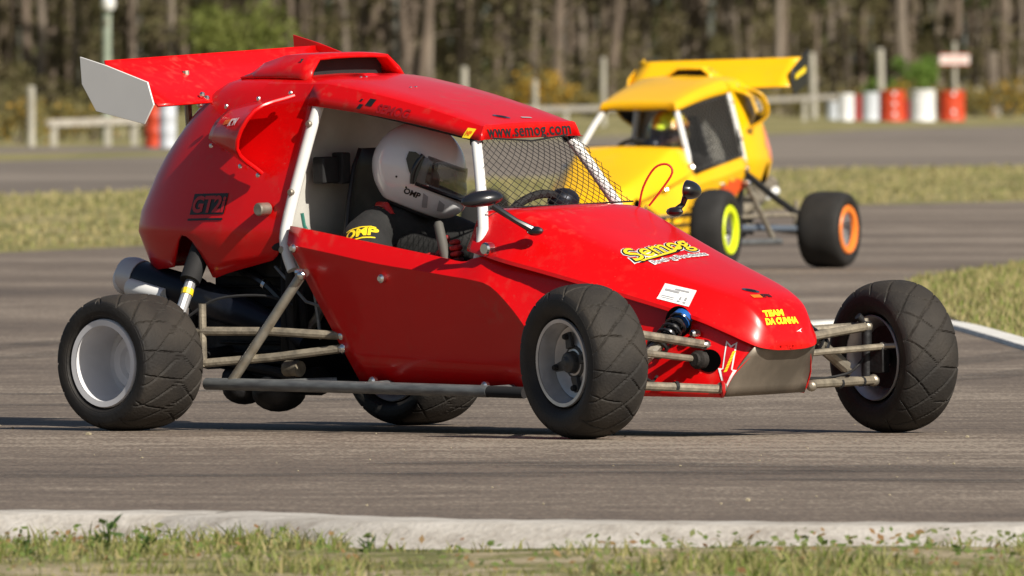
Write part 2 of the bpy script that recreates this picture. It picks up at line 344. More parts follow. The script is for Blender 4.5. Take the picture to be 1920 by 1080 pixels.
# near grass bank (ground dips slightly behind the kerb)
mb = MB(); rows = []
for j in range(26):
    row = []
    for i in range(121):
        x = -9 + 18 * i / 120; e = float(np.interp(x, [p[0] for p in near_edge[::-1]], [p[1] for p in near_edge[::-1]]))
        q = 0.55 + 0.3 * j; d = e - q
        z = -0.060 + 0.010 * math.sin(x * 3.1 + j) * math.cos(j * 0.7 + x) + (0.02 if j > 3 else 0.006 * j) 
        row.append((x, d - CAM_D, (z if j > 0 else -0.075) + .020 * min(1, max(0, x + .3))))
    rows.append(row)
mb.grid(rows)
NEARB = ground_mat('near_soil_grass', [(0.36, (0.09, 0.10, 0.03)), (0.47, (0.17, 0.165, 0.06)), (0.54, (0.33, 0.27, 0.17)), (0.64, (0.44, 0.37, 0.26))], (1.6, (1, 1, 1)), (7.0, (1, 1, 1)), 50.0, 0.8)
o = mb.build('grass_bank', NEARB, sharp=80); tag(o, kind='structure')

# ------------------------------------------------------------------ grass blades
def blades(name, label, pts, h, w, mats, lean=0.5, zf=None):
    n = len(pts); hs = h[0] + (h[1] - h[0]) * rng.random(n) ** 1.6; ang = rng.random(n) * 2 * math.pi
    dx, dy = np.cos(ang), np.sin(ang); ln = lean * rng.random(n) * hs; la = rng.random(n) * 2 * math.pi
    lx, ly = np.cos(la) * ln, np.sin(la) * ln; ws = w * (0.6 + 0.8 * rng.random(n))
    b = np.asarray(pts, float)
    V = np.empty((n, 5, 3))
    V[:, 0] = b - np.stack([dx * ws, dy * ws, 0 * ws], 1); V[:, 1] = b + np.stack([dx * ws, dy * ws, 0 * ws], 1)
    mid = b + np.stack([lx * 0.35, ly * 0.35, hs * 0.6], 1)
    V[:, 2] = mid + np.stack([dx * ws * 0.7, dy * ws * 0.7, 0 * ws], 1); V[:, 3] = mid - np.stack([dx * ws * 0.7, dy * ws * 0.7, 0 * ws], 1)
    V[:, 4] = b + np.stack([lx, ly, hs], 1)
    idx = (np.arange(n) * 5)[:, None]
    F = [tuple(x) for x in (idx + np.array([0, 1, 2, 3])).tolist()] + [tuple(x) for x in (idx + np.array([3, 2, 4])).tolist()]
    me = bpy.data.meshes.new(name); me.from_pydata(V.reshape(-1, 3).tolist(), [], F)
    for m in mats: me.materials.append(m)
    mi = rng.integers(0, len(mats), n); me.polygons.foreach_set('material_index', np.concatenate([mi, mi]).astype(np.int32))
    o = link(name, me); tag(o, label, 'grass', kind='stuff'); return o
GR1 = leafmat('blade_green', (0.17, 0.22, 0.045), (0.25, 0.28, 0.08), scale=2)
GR2 = leafmat('blade_straw', (0.48, 0.41, 0.20), (0.38, 0.32, 0.15), scale=2)
GR3 = leafmat('blade_pale', (0.33, 0.32, 0.125), (0.25, 0.25, 0.09), scale=2)
GR4 = leafmat('blade_rust', (0.28, 0.14, 0.06), (0.20, 0.15, 0.05), scale=2)
def edge_d(x): return np.interp(x, [p[0] for p in near_edge[::-1]], [p[1] for p in near_edge[::-1]])
n = 130000
x = rng.uniform(-3.6, 3.6, n); q = 0.86 + 6.0 * rng.random(n)
def patch(x, q):
    return 0.5 + 0.28 * np.sin(x * 3.7 + 1.7 * np.sin(q * 1.9 + x)) * np.cos(q * 2.3 - x * 1.1) + 0.22 * np.sin(x * 9.1 + 3 * np.sin(q * 4.0)) * np.sin(q * 5.3 + x * 2.2)
pt = patch(x, q)
keep = rng.random(n) < np.where(q < 2.6, np.clip((pt - .45) * 2.6, 0.03, .8), np.clip((pt - .30) * 1.9, .12, .9))
x, q, pt = x[keep], q[keep], pt[keep]
for lo_, hi_, hh_, mm_, lb_ in ((0, .42, (.008, .030), [GR2, GR3, GR2, GR4], 'thin dry grass in the bare patches along the near kerb'), (.42, .62, (.012, .046), [GR3, GR2, GR1, GR3], 'short pale green grass along the near kerb'), (.62, 2, (.018, .072), [GR1, GR3, GR1, GR3, GR2], 'thicker green grass tufts along the near kerb')):
    kk = (pt >= lo_) & (pt < hi_)
    blades('grass', lb_, np.stack([x[kk], edge_d(x[kk]) - q[kk] - CAM_D, -0.058 + .020 * np.clip(x[kk] + .3, 0, 1)], 1), hh_, 0.0035, mm_, lean=1.1)
n = 5200
x = rng.uniform(-3.2, 3.2, n); q = 0.82 + 3.4 * rng.random(n) ** 1.6
k = np.sin(x * 4.1 + 2 * np.sin(q * 2)) * np.cos(x * 1.3 - q * 3) > -0.35; x, q = x[k], q[k]
mb = MB()
for a_, b_ in zip(x, q):
    z_ = -0.055 + .020 * min(1, max(0, a_ + .3)) + 0.05 * random.random() ** 1.5; c_ = Vector((a_, float(edge_d(a_)) - b_ - CAM_D, z_)); s_ = random.uniform(.006, .015)
    nrm = Vector((random.gauss(0, .6), random.gauss(-.5, .6), 1)).normalized(); u1 = nrm.orthogonal().normalized(); u2 = nrm.cross(u1); rt = random.uniform(0, 6.28); e1 = u1 * math.cos(rt) + u2 * math.sin(rt); e2 = nrm.cross(e1)
    mb.cur = random.choice((0, 0, 1, 1, 2)); mb.add([c_ - e1 * s_, c_ + e2 * s_ * .6, c_ + e1 * s_, c_ - e2 * s_ * .6], [(0, 1, 2, 3)])
o = mb.build('weeds', [leafmat('clover_green', (.10, .16, .035), (.16, .21, .06), scale=3), leafmat('clover_pale', (.24, .26, .11), (.17, .20, .07), scale=3), leafmat('clover_rust', (.26, .13, .06), (.30, .22, .10), scale=3)], smooth=False)
tag(o, 'low clover-like leaves mixed into the near grass', 'weeds', kind='stuff')
# infield wedge
n = 60000
x = rng.uniform(2.07, 5.5, n); d = rng.uniform(66, 126, n)
lo = np.interp(x, [2.05, 2.06, 2.08, 2.19, 2.33, 2.72, 4.2], [96.5, 90, 83.5, 78.5, 74, 66, 56]); hi = np.interp(x, [2.06, 2.14, 2.29, 3.1, 7], [96.5, 99.5, 103.5, 111.5, 126])
k = (d > lo + 0.4) & (d < hi); x, d = x[k], d[k]
blades('grass', 'dry grass of the infield wedge behind the white kerb', np.stack([x, d - CAM_D, np.full_like(x, 0.0)], 1), (0.015, 0.060), 0.006, [GR2, GR3, GR2, GR3, GR1])
# strip between the two tracks
n = 60000
x = rng.uniform(-9, 10, n); d = rng.uniform(105, 262, n)
lo = np.interp(x, [p[0] for p in road_far_edge], [p[1] for p in road_far_edge]); hi = np.interp(x, [p[0] for p in road2_low], [p[1] for p in road2_low])
k = (d > lo + 0.5) & (d < hi - 1) & (rng.random(n) < 0.35 + 0.65 * (np.sin(x * 1.7 + d * 0.21) * np.sin(d * 0.33 - x) > -0.2)); x, d = x[k], d[k]
blades('grass', 'dry straw coloured grass strip between the two tracks', np.stack([x, d - CAM_D, np.full_like(x, -0.005)], 1), (0.015, 0.07), 0.015, [GR2, GR3, GR2, GR3, GR2])
# weeds with broad leaves by the kerb: each a small plant
WEED = leafmat('weed_leaf', (0.07, 0.14, 0.045), (0.12, 0.18, 0.05), scale=8)
def weed(name, loc, h, n, label):
    r = random.Random(int(loc[0] * 1000)); mb = MB()
    for i in range(n):
        a = r.uniform(0, 6.28); hh = h * r.uniform(0.15, 1.0); l = h * r.uniform(0.25, 0.5); w = l * 0.28; e = r.uniform(-0.2, 0.9)
        dx, dy = math.cos(a), math.sin(a); b = Vector((dx * 0.008, dy * 0.008, hh * 0.75))
        d = Vector((dx * math.cos(e), dy * math.cos(e), math.sin(e))); sd = Vector((-dy, dx, 0.2))
        p = [b, b + d * l * 0.5 + sd * w, b + d * l, b + d * l * 0.5 - sd * w]; mb.add(p, [(0, 1, 2, 3)])
    mb.tube([(0, 0, -0.02), (0.004, 0, h * 0.5), (0.0, 0.003, h * 0.85)], [0.004, 0.003, 0.0015], 5)
    o = mb.build(name, WEED, smooth=False); o.location = loc; return tag(o, label, 'weed', 'broad leaved weeds along the near kerb')
wl_ = [(200, 1000, .11, 26, 'tall blue-green weed standing alone before the kerb near the rear wheel'), (45, 1012, .07, 22, 'low leafy weed in the left corner of the grass bank'), (690, 1004, .06, 30, 'round tuft of green weed below the middle of the red buggy'),
       (275, 1010, .08, 26, 'leafy weed just beside the tall blue-green one'), (1050, 1010, .05, 22, 'small weed below the front wheel of the red buggy'), (1350, 1014, .06, 24, 'small weed on the bank below the nose of the red buggy'), (1620, 1016, .06, 24, 'small green weed on the bank below the far front wheel'), (1800, 1016, .06, 26, 'green weed near the right end of the kerb')]
for px, py, h, n_, lb in wl_:
    X, Y = at(px, py); e = float(edge_d(X)) - 0.66 - CAM_D; weed('weed', (X, min(Y, e), -0.06), h, n_, lb)
# loose stones on the asphalt
mb = MB()
for i in range(110):
    X, Y = rng.uniform(-4, 4), rng.uniform(-10.0, 2.0)
    s_ = 0.0025 + 0.006 * rng.random() ** 4
    if Y < -9.5: s_ *= 1.5
    mb.ball((X, Y, 0.004 + s_ * 0.5), s_, 5, 3, (rng.uniform(.8, 1.6), 1, rng.uniform(.5, .9)))
o = mb.build('gravel', M('pale_stone', (0.36, 0.31, 0.21), 0.8, var=0.3, vscale=40), smooth=False); tag(o, 'small pale stones scattered over the near asphalt', 'gravel', kind='stuff')

# ================================================================== WOOD AND FENCE BEHIND THE TRACK
def leaves(mb, n, fn, size, r=None):
    for i in range(n):
        c = Vector(fn()); s_ = size * random.uniform(0.6, 1.4)
        a = Vector((random.gauss(0, 1), random.gauss(0, 1), random.gauss(0, 1))).normalized(); b = a.orthogonal().normalized(); k = a.cross(b)
        mb.add([c - b * s_, c + k * s_ * 0.5, c + b * s_, c - k * s_ * 0.5], [(0, 1, 2, 3)])
BARK = M('pine_bark', (0.17, 0.130, 0.098), 0.9, col2=(0.085, 0.064, 0.048), vscale=5, bump=0.9, bscale=14, stretch=(1, 1, 0.25))
BARK2 = M('grey_bark', (0.23, 0.19, 0.15), 0.9, col2=(0.12, 0.095, 0.075), vscale=4, bump=0.9, bscale=14, stretch=(1, 1, 0.25))
NEEDLE = leafmat('pine_needles', (0.050, 0.065, 0.022), (0.085, 0.095, 0.035), scale=0.6)
BRUSH = leafmat('dry_brush', (0.19, 0.155, 0.085), (0.12, 0.115, 0.045), scale=0.8)
BUSHG = leafmat('bush_green', (0.11, 0.20, 0.030), (0.19, 0.28, 0.06), scale=1.2)
BUSHO = leafmat('bush_olive', (0.15, 0.18, 0.040), (0.25, 0.27, 0.075), scale=1.0)
GORSE = leafmat('gorse_stem', (0.20, 0.185, 0.060), (0.28, 0.23, 0.09), scale=1.5)
BLOOM = leafmat('gorse_bloom', (0.66, 0.38, 0.020), (0.50, 0.28, 0.03), scale=2.0)
def trunk_mesh(k):
    r = random.Random(100 + k); mb = MB(); H = r.uniform(13, 16); rad = r.uniform(0.13, 0.21); pts = []; x = y = 0
    lean = r.uniform(-0.045, 0.045); ly = r.uniform(-0.03, 0.03)
    for i in range(11):
        z = H * i / 10; pts.append((lean * z + 0.10 * math.sin(z * 0.7 + k), ly * z + 0.08 * math.cos(z * 0.6 + k * 2), z - 0.1))
    mb.tube(pts, [rad * (1.35 if i == 0 else 1.0 - 0.065 * i) for i in range(11)], 8)
    for j in range(9):                                   # dead lower limbs
        z = r.uniform(1.2, 7.5); a = r.uniform(0, 6.28); l = r.uniform(0.5, 1.6); p = np.array([lean * z + 0.10 * math.sin(z * 0.7 + k), ly * z + 0.08 * math.cos(z * .6 + k * 2), z - .1])
        q = p + np.array([math.cos(a) * l, math.sin(a) * l, r.uniform(-0.1, 0.5)])
        mb.tube([p, (p + q) / 2 + np.array([0, 0, 0.08]), q], [0.03, 0.02, 0.008], 5)
    return mb.mesh('trunk', BARK if k % 2 else BARK2), lean, ly, H
def crown_mesh(k, lean, ly, H):
    random.seed(500 + k); mb = MB(); cl = []
    for i in range(22):
        z = random.uniform(7.0, H + 0.8); rr = 2.6 * (1 - abs(z - 10.5) / 7.5); a = random.uniform(0, 6.28); q = rr * random.uniform(0.2, 1)
        cl.append((lean * z + q * math.cos(a), ly * z + q * math.sin(a), z, random.uniform(0.5, 0.95)))
    def fn():
        c = random.choice(cl); v = Vector((random.gauss(0, 1), random.gauss(0, 1), random.gauss(0, 0.6))).normalized() * c[3] * random.random() ** 0.4
        return (c[0] + v.x, c[1] + v.y, c[2] + v.z)
    leaves(mb, 1000, fn, 0.30)
    for c in cl[:12]: mb.tube([(lean * (c[2] - 0.8), ly * (c[2] - 0.8), c[2] - 0.8), (c[0], c[1], c[2])], [0.05, 0.015], 5)
    return mb.mesh('crown', NEEDLE, smooth=False)
TREES = []
for k in range(8):
    t, ln, ly, H = trunk_mesh(k); TREES.append((t, crown_mesh(k, ln, ly, H)))
def pine(X, d, k, rz, sc, label, group):
    e = empty('pine_tree', (X, d - CAM_D, 0), rz); e.scale = (sc, sc, sc)
    link('trunk', TREES[k][0], e); link('crown', TREES[k][1], e); return tag(e, label, 'tree', group)
# trees of the front rows that the photograph shows one by one (pixel column, distance)
front = [(70, 640, 1.0), (250, 655, .8), (315, 630, .9), (600, 640, .9), (650, 650, .8), (790, 622, 1.15), (808, 632, 1.15), (868, 640, 1.0), (885, 650, 1.2), (975, 640, .9), (1000, 655, 1.0), (1052, 625, 1.3),
         (1097, 650, .9), (1147, 632, 1.1), (1215, 660, .8), (1320, 640, .9), (1455, 628, 1.0), (1478, 640, 1.1), (1560, 655, .9), (1620, 650, .9), (1697, 625, 1.1), (1660, 645, 1.0), (1760, 660, .9), (1880, 645, 1.0), (140, 652, 1.0), (30, 660, .9), (460, 660, 1.0), (545, 652, .9), (740, 655, .8), (930, 660, .9), (1280, 655, .9), (1400, 660, 1.0), (1830, 655, .8)]
segs = [(0, 190, 'left of the lamp pole'), (190, 350, 'between the lamp pole and the round olive tree'), (350, 540, 'behind the round olive tree'), (540, 770, 'above the roof scoop of the red buggy'), (770, 920, 'above the sloping red roof'), (920, 1080, 'behind the big blooming gorse bush'), (1080, 1170, 'beside the tall thin fence post'), (1170, 1500, 'above the yellow wing'), (1500, 1640, 'above the left end of the row of drums'), (1640, 1740, 'behind the bright green bush'), (1740, 1920, 'at the right behind the small sign')]
ords = ['first', 'second', 'third', 'fourth', 'fifth', 'sixth']
bysg = {}
for i, (px, d, sc) in sorted(enumerate(front), key=lambda q: q[1][0]):
    ph = next(t for a_, b_, t in segs if a_ <= px < b_); k = bysg.get(ph, 0); bysg[ph] = k + 1
    pine((px - 960) * d / 34300.0, d, i % 8, i * 2.4, sc, ords[k] + ' pine from the left of those ' + ph, 'pines at the edge of the wood')
for i in range(130):
    cx_ = random.uniform(-75, 75); X = cx_ + 1.6 * math.sin(cx_ * .9) ; d = random.uniform(634, 690)
    inv = abs(X) < d * .028
    pine(X, d, i % 8, random.uniform(0, 6.28), random.uniform(0.55, 1.35), 'pine standing deeper in the wood, half hidden by the front trunks' if inv else 'pine of the wood beyond the edge of the picture', 'pines deeper in the wood' if inv else 'pines beyond the picture')
# the wood farther in reads as one mass
mb = MB()
random.seed(11)
for i in range(2300):
    X = random.uniform(-150, 150); d = random.uniform(690, 800); r_ = random.uniform(0.10, 0.2); l = random.uniform(-0.4, 0.4); y = d - CAM_D
    mb.tube([(X, y, -0.1), (X + l * 0.5, y, 7), (X + l, y, 13)], [r_ * 1.2, r_ * .9, r_ * .6], 5)
o = mb.build('forest', [BARK], sharp=80); tag(o, 'dim mass of pine trunks deep in the wood', 'forest', kind='stuff')
mb = MB(); random.seed(12)
leaves(mb, 60000, lambda: (random.uniform(-150, 150), random.uniform(690, 800) - CAM_D, random.uniform(5.5, 14)), 0.75)
leaves(mb, 26000, lambda: (random.uniform(-150, 150), random.uniform(720, 800) - CAM_D, random.uniform(0, 7)), 0.4)
o = mb.build('forest_foliage', [NEEDLE], smooth=False); tag(o, 'dark canopy mass of the far wood', 'foliage', kind='stuff')
# undergrowth
mb = MB(); random.seed(13)
def ug():
    X = random.uniform(-60, 60); d = random.uniform(612, 690)
    h = 0.8 + 0.5 * math.sin(X * 0.9) * math.sin(d * 0.4 + X * .2) + 0.5 * math.sin(X * .23 + 1)
    return (X, d - CAM_D, max(0.15, h) * random.random() ** 0.8 * 1.3)
leaves(mb, 52000, ug, 0.11)
o = mb.build('undergrowth', [BRUSH], smooth=False); tag(o, 'dry brown undergrowth at the foot of the wood', 'undergrowth', kind='stuff')
mb = MB(); random.seed(14)                               # thin saplings and twigs between the trunks
def tw():
    X = random.uniform(-60, 60); d = random.uniform(626, 690); return (X, d - CAM_D, random.uniform(0.3, 5.5))
for i in range(2600):
    p = Vector(tw()); l = random.uniform(0.5, 1.7); q = p + Vector((random.uniform(-.4, .4), random.uniform(-.3, .3), l)); mb.tube([p, q], [0.022, 0.008], 4)
TC = [tw() + (random.uniform(.4, 1.5),) for _ in range(520)]
def tcl():
    c = random.choice(TC); v = Vector((random.gauss(0, 1), random.gauss(0, 1), random.gauss(0, 1))).normalized() * c[3] * random.random() ** .45
    return (c[0] + v.x, c[1] + v.y, max(.1, c[2] + v.z))
leaves(mb, 80000, tcl, 0.10)
o = mb.build('saplings', [BRUSH], smooth=False); tag(o, 'tangle of thin twigs and saplings between the trunks', 'undergrowth', kind='stuff')
# bushes: each its own thing
def bush(name, X, d, w, h, mat, label, cat, bloom=0, group=None, n=900, seed=0, leaf=0.09):
    random.seed(seed * 17 + 3); e = empty(name, (X, d - CAM_D, 0)); tag(e, label, cat, group)
    cl = [(random.uniform(-.5, .5) * w * .75, random.uniform(-.5, .5) * w * .5, random.uniform(.2, .72) * h, random.uniform(.2, .34) * min(w, h)) for _ in range(14)]
    def fn():
        c = random.choice(cl); v = Vector((random.gauss(0, 1), random.gauss(0, 1), random.gauss(0, 1))).normalized() * c[3] * random.random() ** .4
        return (c[0] + v.x, c[1] + v.y, max(0.02, c[2] + v.z))
    mb = MB(); leaves(mb, n, fn, leaf); mb.build('foliage', mat, e, smooth=False)
    mb = MB()
    for c in cl[:7]: mb.tube([(c[0] * .2, c[1] * .2, -0.05), (c[0] * .6, c[1] * .6, c[2] * .5), c[:3]], [.05 * h / 2, .03 * h / 2, .01], 5)
    mb.build('stem', BARK2, e)
    if bloom:
        mb = MB(); leaves(mb, bloom, lambda: (lambda p: (p[0] * 1.06, p[1] * 1.06, p[2] * 1.05))(fn()), leaf * 0.9); mb.build('blossom', BLOOM, e, smooth=False)
    return e
def colx(px, d): return (px - 960) * d / 34300.0
bush('round_tree', colx(447, 560), 560, 3.3, 3.9, BUSHO, 'round olive green tree at the edge of the wood above the rear wing', 'tree', n=3200, seed=1, leaf=.11)
bush('green_bush', colx(1718, 600), 600, 1.5, 2.5, BUSHG, 'bright green bush above the orange and white drums', 'bush', n=1300, seed=2)
bush('green_bush', colx(1640, 605), 605, .9, 1.5, BUSHG, 'smaller green bush beside the leaning post', 'bush', n=700, seed=3)
gl = [(1010, 560, 1.5, 1.75, 500, 'big gorse bush in orange-yellow bloom beside the fence post above the cabin'), (1060, 575, 1.1, 1.2, 260, 'low gorse bush in bloom right of the big one'), (960, 590, 1.1, 1.0, 120, 'faded gorse bush left of the big blooming one'),
      (1720, 585, 2.2, 1.25, 200, 'wide gorse bush blooming below the bright green bush'), (1890, 580, 1.5, 1.5, 200, 'gorse bush in bloom at the right edge by the rail'), (1600, 590, 1.4, 1.0, 60, 'dull gorse bush behind the row of drums'), (1830, 590, 1.2, 1.2, 90, 'gorse bush between the sign and the thick post'),
      (30, 330, 1.2, 0.95, 140, 'gorse bush blooming at the far left edge of the verge'), (100, 345, 1.4, 0.95, 90, 'gorse bush behind the low rail on the left'), (165, 340, 1.2, 0.8, 60, 'gorse bush at the foot of the lamp pole'), (240, 350, 1.3, 0.75, 40, 'gorse bush behind the white wing endplate'),
      (1200, 560, 1.4, 1.1, 30, 'dull gorse bush behind the yellow buggy wing'), (1100, 565, 1.3, .9, 20, 'dull low gorse bush left of the yellow buggy'), (820, 580, 1.6, 1.2, 30, 'dull gorse bush above the red roof'), (1480, 580, 1.6, 1.1, 30, 'dull gorse bush right of the yellow wing')]
for i, (px, d, w, h, bl, lb) in enumerate(gl): bush('gorse_bush', colx(px, d), d, w, h, GORSE, lb, 'bush', bl, 'gorse bushes along the edge of the wood', n=700, seed=20 + i, leaf=.075 if d > 400 else .05)
for i in range(26):
    X = random.choice([-1, 1]) * random.uniform(18, 60); random.seed(i)
    bush('gorse_bush', X, random.uniform(560, 605), 1.5, 1.2, GORSE, 'gorse bush along the wood beyond the picture', 'bush', 60, 'gorse bushes beyond the picture', n=350, seed=60 + i) if i < 6 else None

# fence posts, rails, sign, lamp
POSTW = M('weathered_post', (0.42, 0.40, 0.34), 0.85, col2=(0.30, 0.28, 0.23), vscale=9, bump=0.5, bscale=30, stretch=(1, 1, .2))
RAILW = M('weathered_rail', (0.44, 0.41, 0.36), 0.85, col2=(0.32, 0.29, 0.25), vscale=5, bump=0.4, bscale=30)
def post(px, d, h, r, label, lean=0.0, mat=POSTW, rect=False):
    mb = MB()
    mb.tube([(0, 0, -0.1), (lean * .5 * h, 0, h * .5), (lean * h, 0, h - .02), (lean * h, 0, h)], [r, r * .95, r * .9, r * .6], 9)
    o = mb.build('fence_post', mat); o.location = (colx(px, d), d - CAM_D, 0); return tag(o, label, 'post', 'posts of the fences behind the track')
post(58, 317, 1.05, .075, 'pale post at the far left edge of the picture')
post(870, 430, 1.48, .09, 'pale post rising just above the red roof')
post(1003, 450, 1.18, .075, 'short pale post in front of the blooming gorse')
post(1131, 462, 1.74, .075, 'tall thin post between the gorse and the yellow roof')
post(1526, 552, 2.0, .11, 'leaning pale post beside the yellow wing', -.03)
post(1653, 560, 2.15, .12, 'slightly tilted pale post behind the orange drum', -.02)
post(1861, 590, 2.1, .17, 'thick brown post at the right by the rail', 0, BARK2)
def rail(p0, p1, legs, label):
    a = Vector(p0); b = Vector(p1); e = empty('fence_rail', (a.x, a.y, 0)); mb = MB(); d = b - a
    nrm = Vector((-d.y, d.x, 0)).normalized() * .03
    q = [Vector((0, 0, a.z)), Vector((d.x, d.y, b.z))]; hh = Vector((0, 0, .065))
    mb.prism([q[0] - hh - nrm, q[0] + hh - nrm, q[0] + hh + nrm, q[0] - hh + nrm], q[1] - q[0]); mb.build('rail', RAILW, e, smooth=False)
    for t in legs:
        mb = MB(); x, y, z = d.x * t, d.y * t, a.z + (b.z - a.z) * t; mb.box((x, y + .07, z / 2 - .06), (.13, .08, z + .1)); mb.build('post', POSTW, e, smooth=False, bevel=.01)
    return tag(e, label, 'fence')
def rp(px, d, z): return (colx(px, d), d - CAM_D, z)
rail(rp(90, 318, .40), rp(292, 322, .46), (.05, .55, .80, .98), 'low weathered rail on short posts left of the red buggy')
rail(rp(560, 400, .44), rp(1290, 472, .48), (.1, .35, .65, .9), 'long weathered rail running behind the red cabin and the yellow roof')
rail(rp(1395, 500, .60), rp(1580, 535, .70), (.15, .6), 'weathered rail between the yellow wing and the drums')
rail(rp(1800, 590, .88), rp(2150, 620, .98), (.2, .5, .8), 'weathered rail at the right edge of the picture')
# sign on a post
SIGNW = M('sign_white', (0.82, 0.72, 0.68), 0.5, var=.1, vscale=5); SIGNR = M('sign_red', (0.62, 0.12, 0.08), 0.5)
e = empty('sign', rp(1790, 575, 0)); tag(e, 'small white board with a red edge on a grey post above the drums', 'sign')
mb = MB(); mb.tube([(0.06, 0, -.1), (0, 0, 1.2), (0, 0, 2.4)], .07, 8); mb.build('post', POSTW, e)
mb = MB(); mb.box((0.0, -.09, 1.83), (.92, .03, .34)); bd = mb.build('board', SIGNW, e, smooth=False)
mb = MB()
for z in (1.83 - .155, 1.83 + .155): mb.box((0, -.112, z), (.92, .008, .03))
mb.build('border', SIGNR, bd, smooth=False)
mb = MB(); mb.box((0, -.112, 1.83), (.7, .006, .07)); mb.build('faded_line', M('sign_faded', (0.70, .42, .38), .6), bd, smooth=False)
# lamp pole
e = empty('lamp_pole', rp(200, 330, 0)); tag(e, 'grey-green pole with a white lamp head left of the rear wing', 'pole')
LP = M('pole_green_grey', (0.30, 0.34, 0.27), .7, col2=(.22, .26, .2), vscale=4)
mb = MB(); mb.tube([(0, 0, -.1), (0, 0, 1.4), (0, 0, 4.6)], [.095, .085, .07], 12); mb.build('pole', LP, e)
mb = MB(); mb.tube([(.03, -.10, 2.42), (.03, -.10, 2.50), (.03, -.10, 2.62), (.03, -.10, 2.68)], [.09, .13, .12, .06], 12); mb.build('lamp_head', WHITEP, e)
mb = MB(); mb.box((0, -.09, 2.2), (.05, .05, .1)); mb.build('bracket', STEEL, e)

# drums
DR = M('drum_red', (0.62, 0.065, 0.02), .45, var=.2, vscale=3); DW = M('drum_white', (0.74, 0.74, 0.74), .45, var=.12, vscale=3); DG = M('drum_pale_grey', (0.55, 0.58, 0.62), .5, var=.12, vscale=3); DD = M('drum_dark_red', (0.35, 0.025, 0.02), .5, var=.2, vscale=3)
BUNG = M('bung_white', (0.85, 0.85, 0.85), .4)
def drum(px, d, dia, h, mat, label, caps=(), dz=0):
    e = empty('drum', rp(px, d, dz)); r = dia / 2; mb = MB()
    mb.lathe([(0.0, 0.0), (r * .95, 0.0), (r, .03), (r * .97, .05), (r * .97, h * .32), (r * 1.02, h * .34), (r * .97, h * .36), (r * .97, h * .64), (r * 1.02, h * .66), (r * .97, h * .68), (r * .97, h - .05), (r, h - .03), (r * .96, h), (r * .93, h - .025), (0, h - .025)], axis='z', n=24)
    mb.build('barrel', mat, e)
    for z in caps:
        mb = MB(); mb.lathe([(0.0, -r - .02), (.05, -r - .02), (.05, -r + .02)], (0.06, 0.0, z), 'y', 10); mb.build('reflector', BUNG, e)
    return tag(e, label, 'drum', 'plastic drums along the verge')
drum(1563, 540, .42, .55, DG, 'small faded grey drum at the left end of the row')
drum(1586, 526, .50, .78, DW, 'white drum second from the left end of the row')
drum(1609, 530, .40, .74, DD, 'dark red drum squeezed between two white drums')
drum(1632, 524, .52, .82, DG, 'pale grey-white drum left of the big orange-red drum')
drum(1673, 520, .76, .88, DR, 'big orange-red drum with three white reflectors', (.79, .50, .22))
drum(1705, 528, .5, .6, DD, 'dark red drum half hidden behind the big white drum')
drum(1730, 518, .74, .90, DW, 'big white drum between two orange-red drums')
drum(1784, 521, .78, .87, DR, 'orange-red drum with two white reflectors at the right end of the row', (.78, .28))
drum(290, 311, .36, .80, DR, 'orange-red drum seen between the white endplate and the red tail')
drum(314, 309, .30, .82, DG, 'white drum half hidden behind the tail of the red buggy')

# ================================================================== BUGGIES
def bvh_of(o):
    me = o.data; return BVHTree.FromPolygons([v.co.copy() for v in me.vertices], [tuple(p.vertices) for p in me.polygons])
def text_mesh(body, size, shear=0.0, bold=0.0, spacing=1.0, align='CENTER'):
    cu = bpy.data.curves.new('t', 'FONT'); cu.body = body; cu.size = size; cu.shear = shear; cu.offset = bold; cu.space_character = spacing
    cu.align_x = align; cu.align_y = 'CENTER'; cu.resolution_u = 3
    o = bpy.data.objects.new('t', cu); COL.objects.link(o)
    me = bpy.data.meshes.new_from_object(o.evaluated_get(bpy.context.evaluated_depsgraph_get()))
    v = [(p.co.x, p.co.y) for p in me.vertices]; f = [tuple(p.vertices) for p in me.polygons]
    bpy.data.objects.remove(o); bpy.data.curves.remove(cu); bpy.data.meshes.remove(me); return v, f
def poly2d(pts): return pts, [tuple(t) for t in tessellate_polygon([[Vector((p[0], p[1], 0)) for p in pts]])]
def rect2d(w, h, nx=6, ny=3, cx=0, cy=0):
    v = [(cx - w / 2 + w * i / nx, cy - h / 2 + h * j / ny) for j in range(ny + 1) for i in range(nx + 1)]
    return v, [(j * (nx + 1) + i, j * (nx + 1) + i + 1, (j + 1) * (nx + 1) + i + 1, (j + 1) * (nx + 1) + i) for j in range(ny) for i in range(nx)]
def oval2d(a, b, n=16): return poly2d([(a * math.cos(6.2832 * k / n), b * math.sin(6.2832 * k / n)) for k in range(n)])
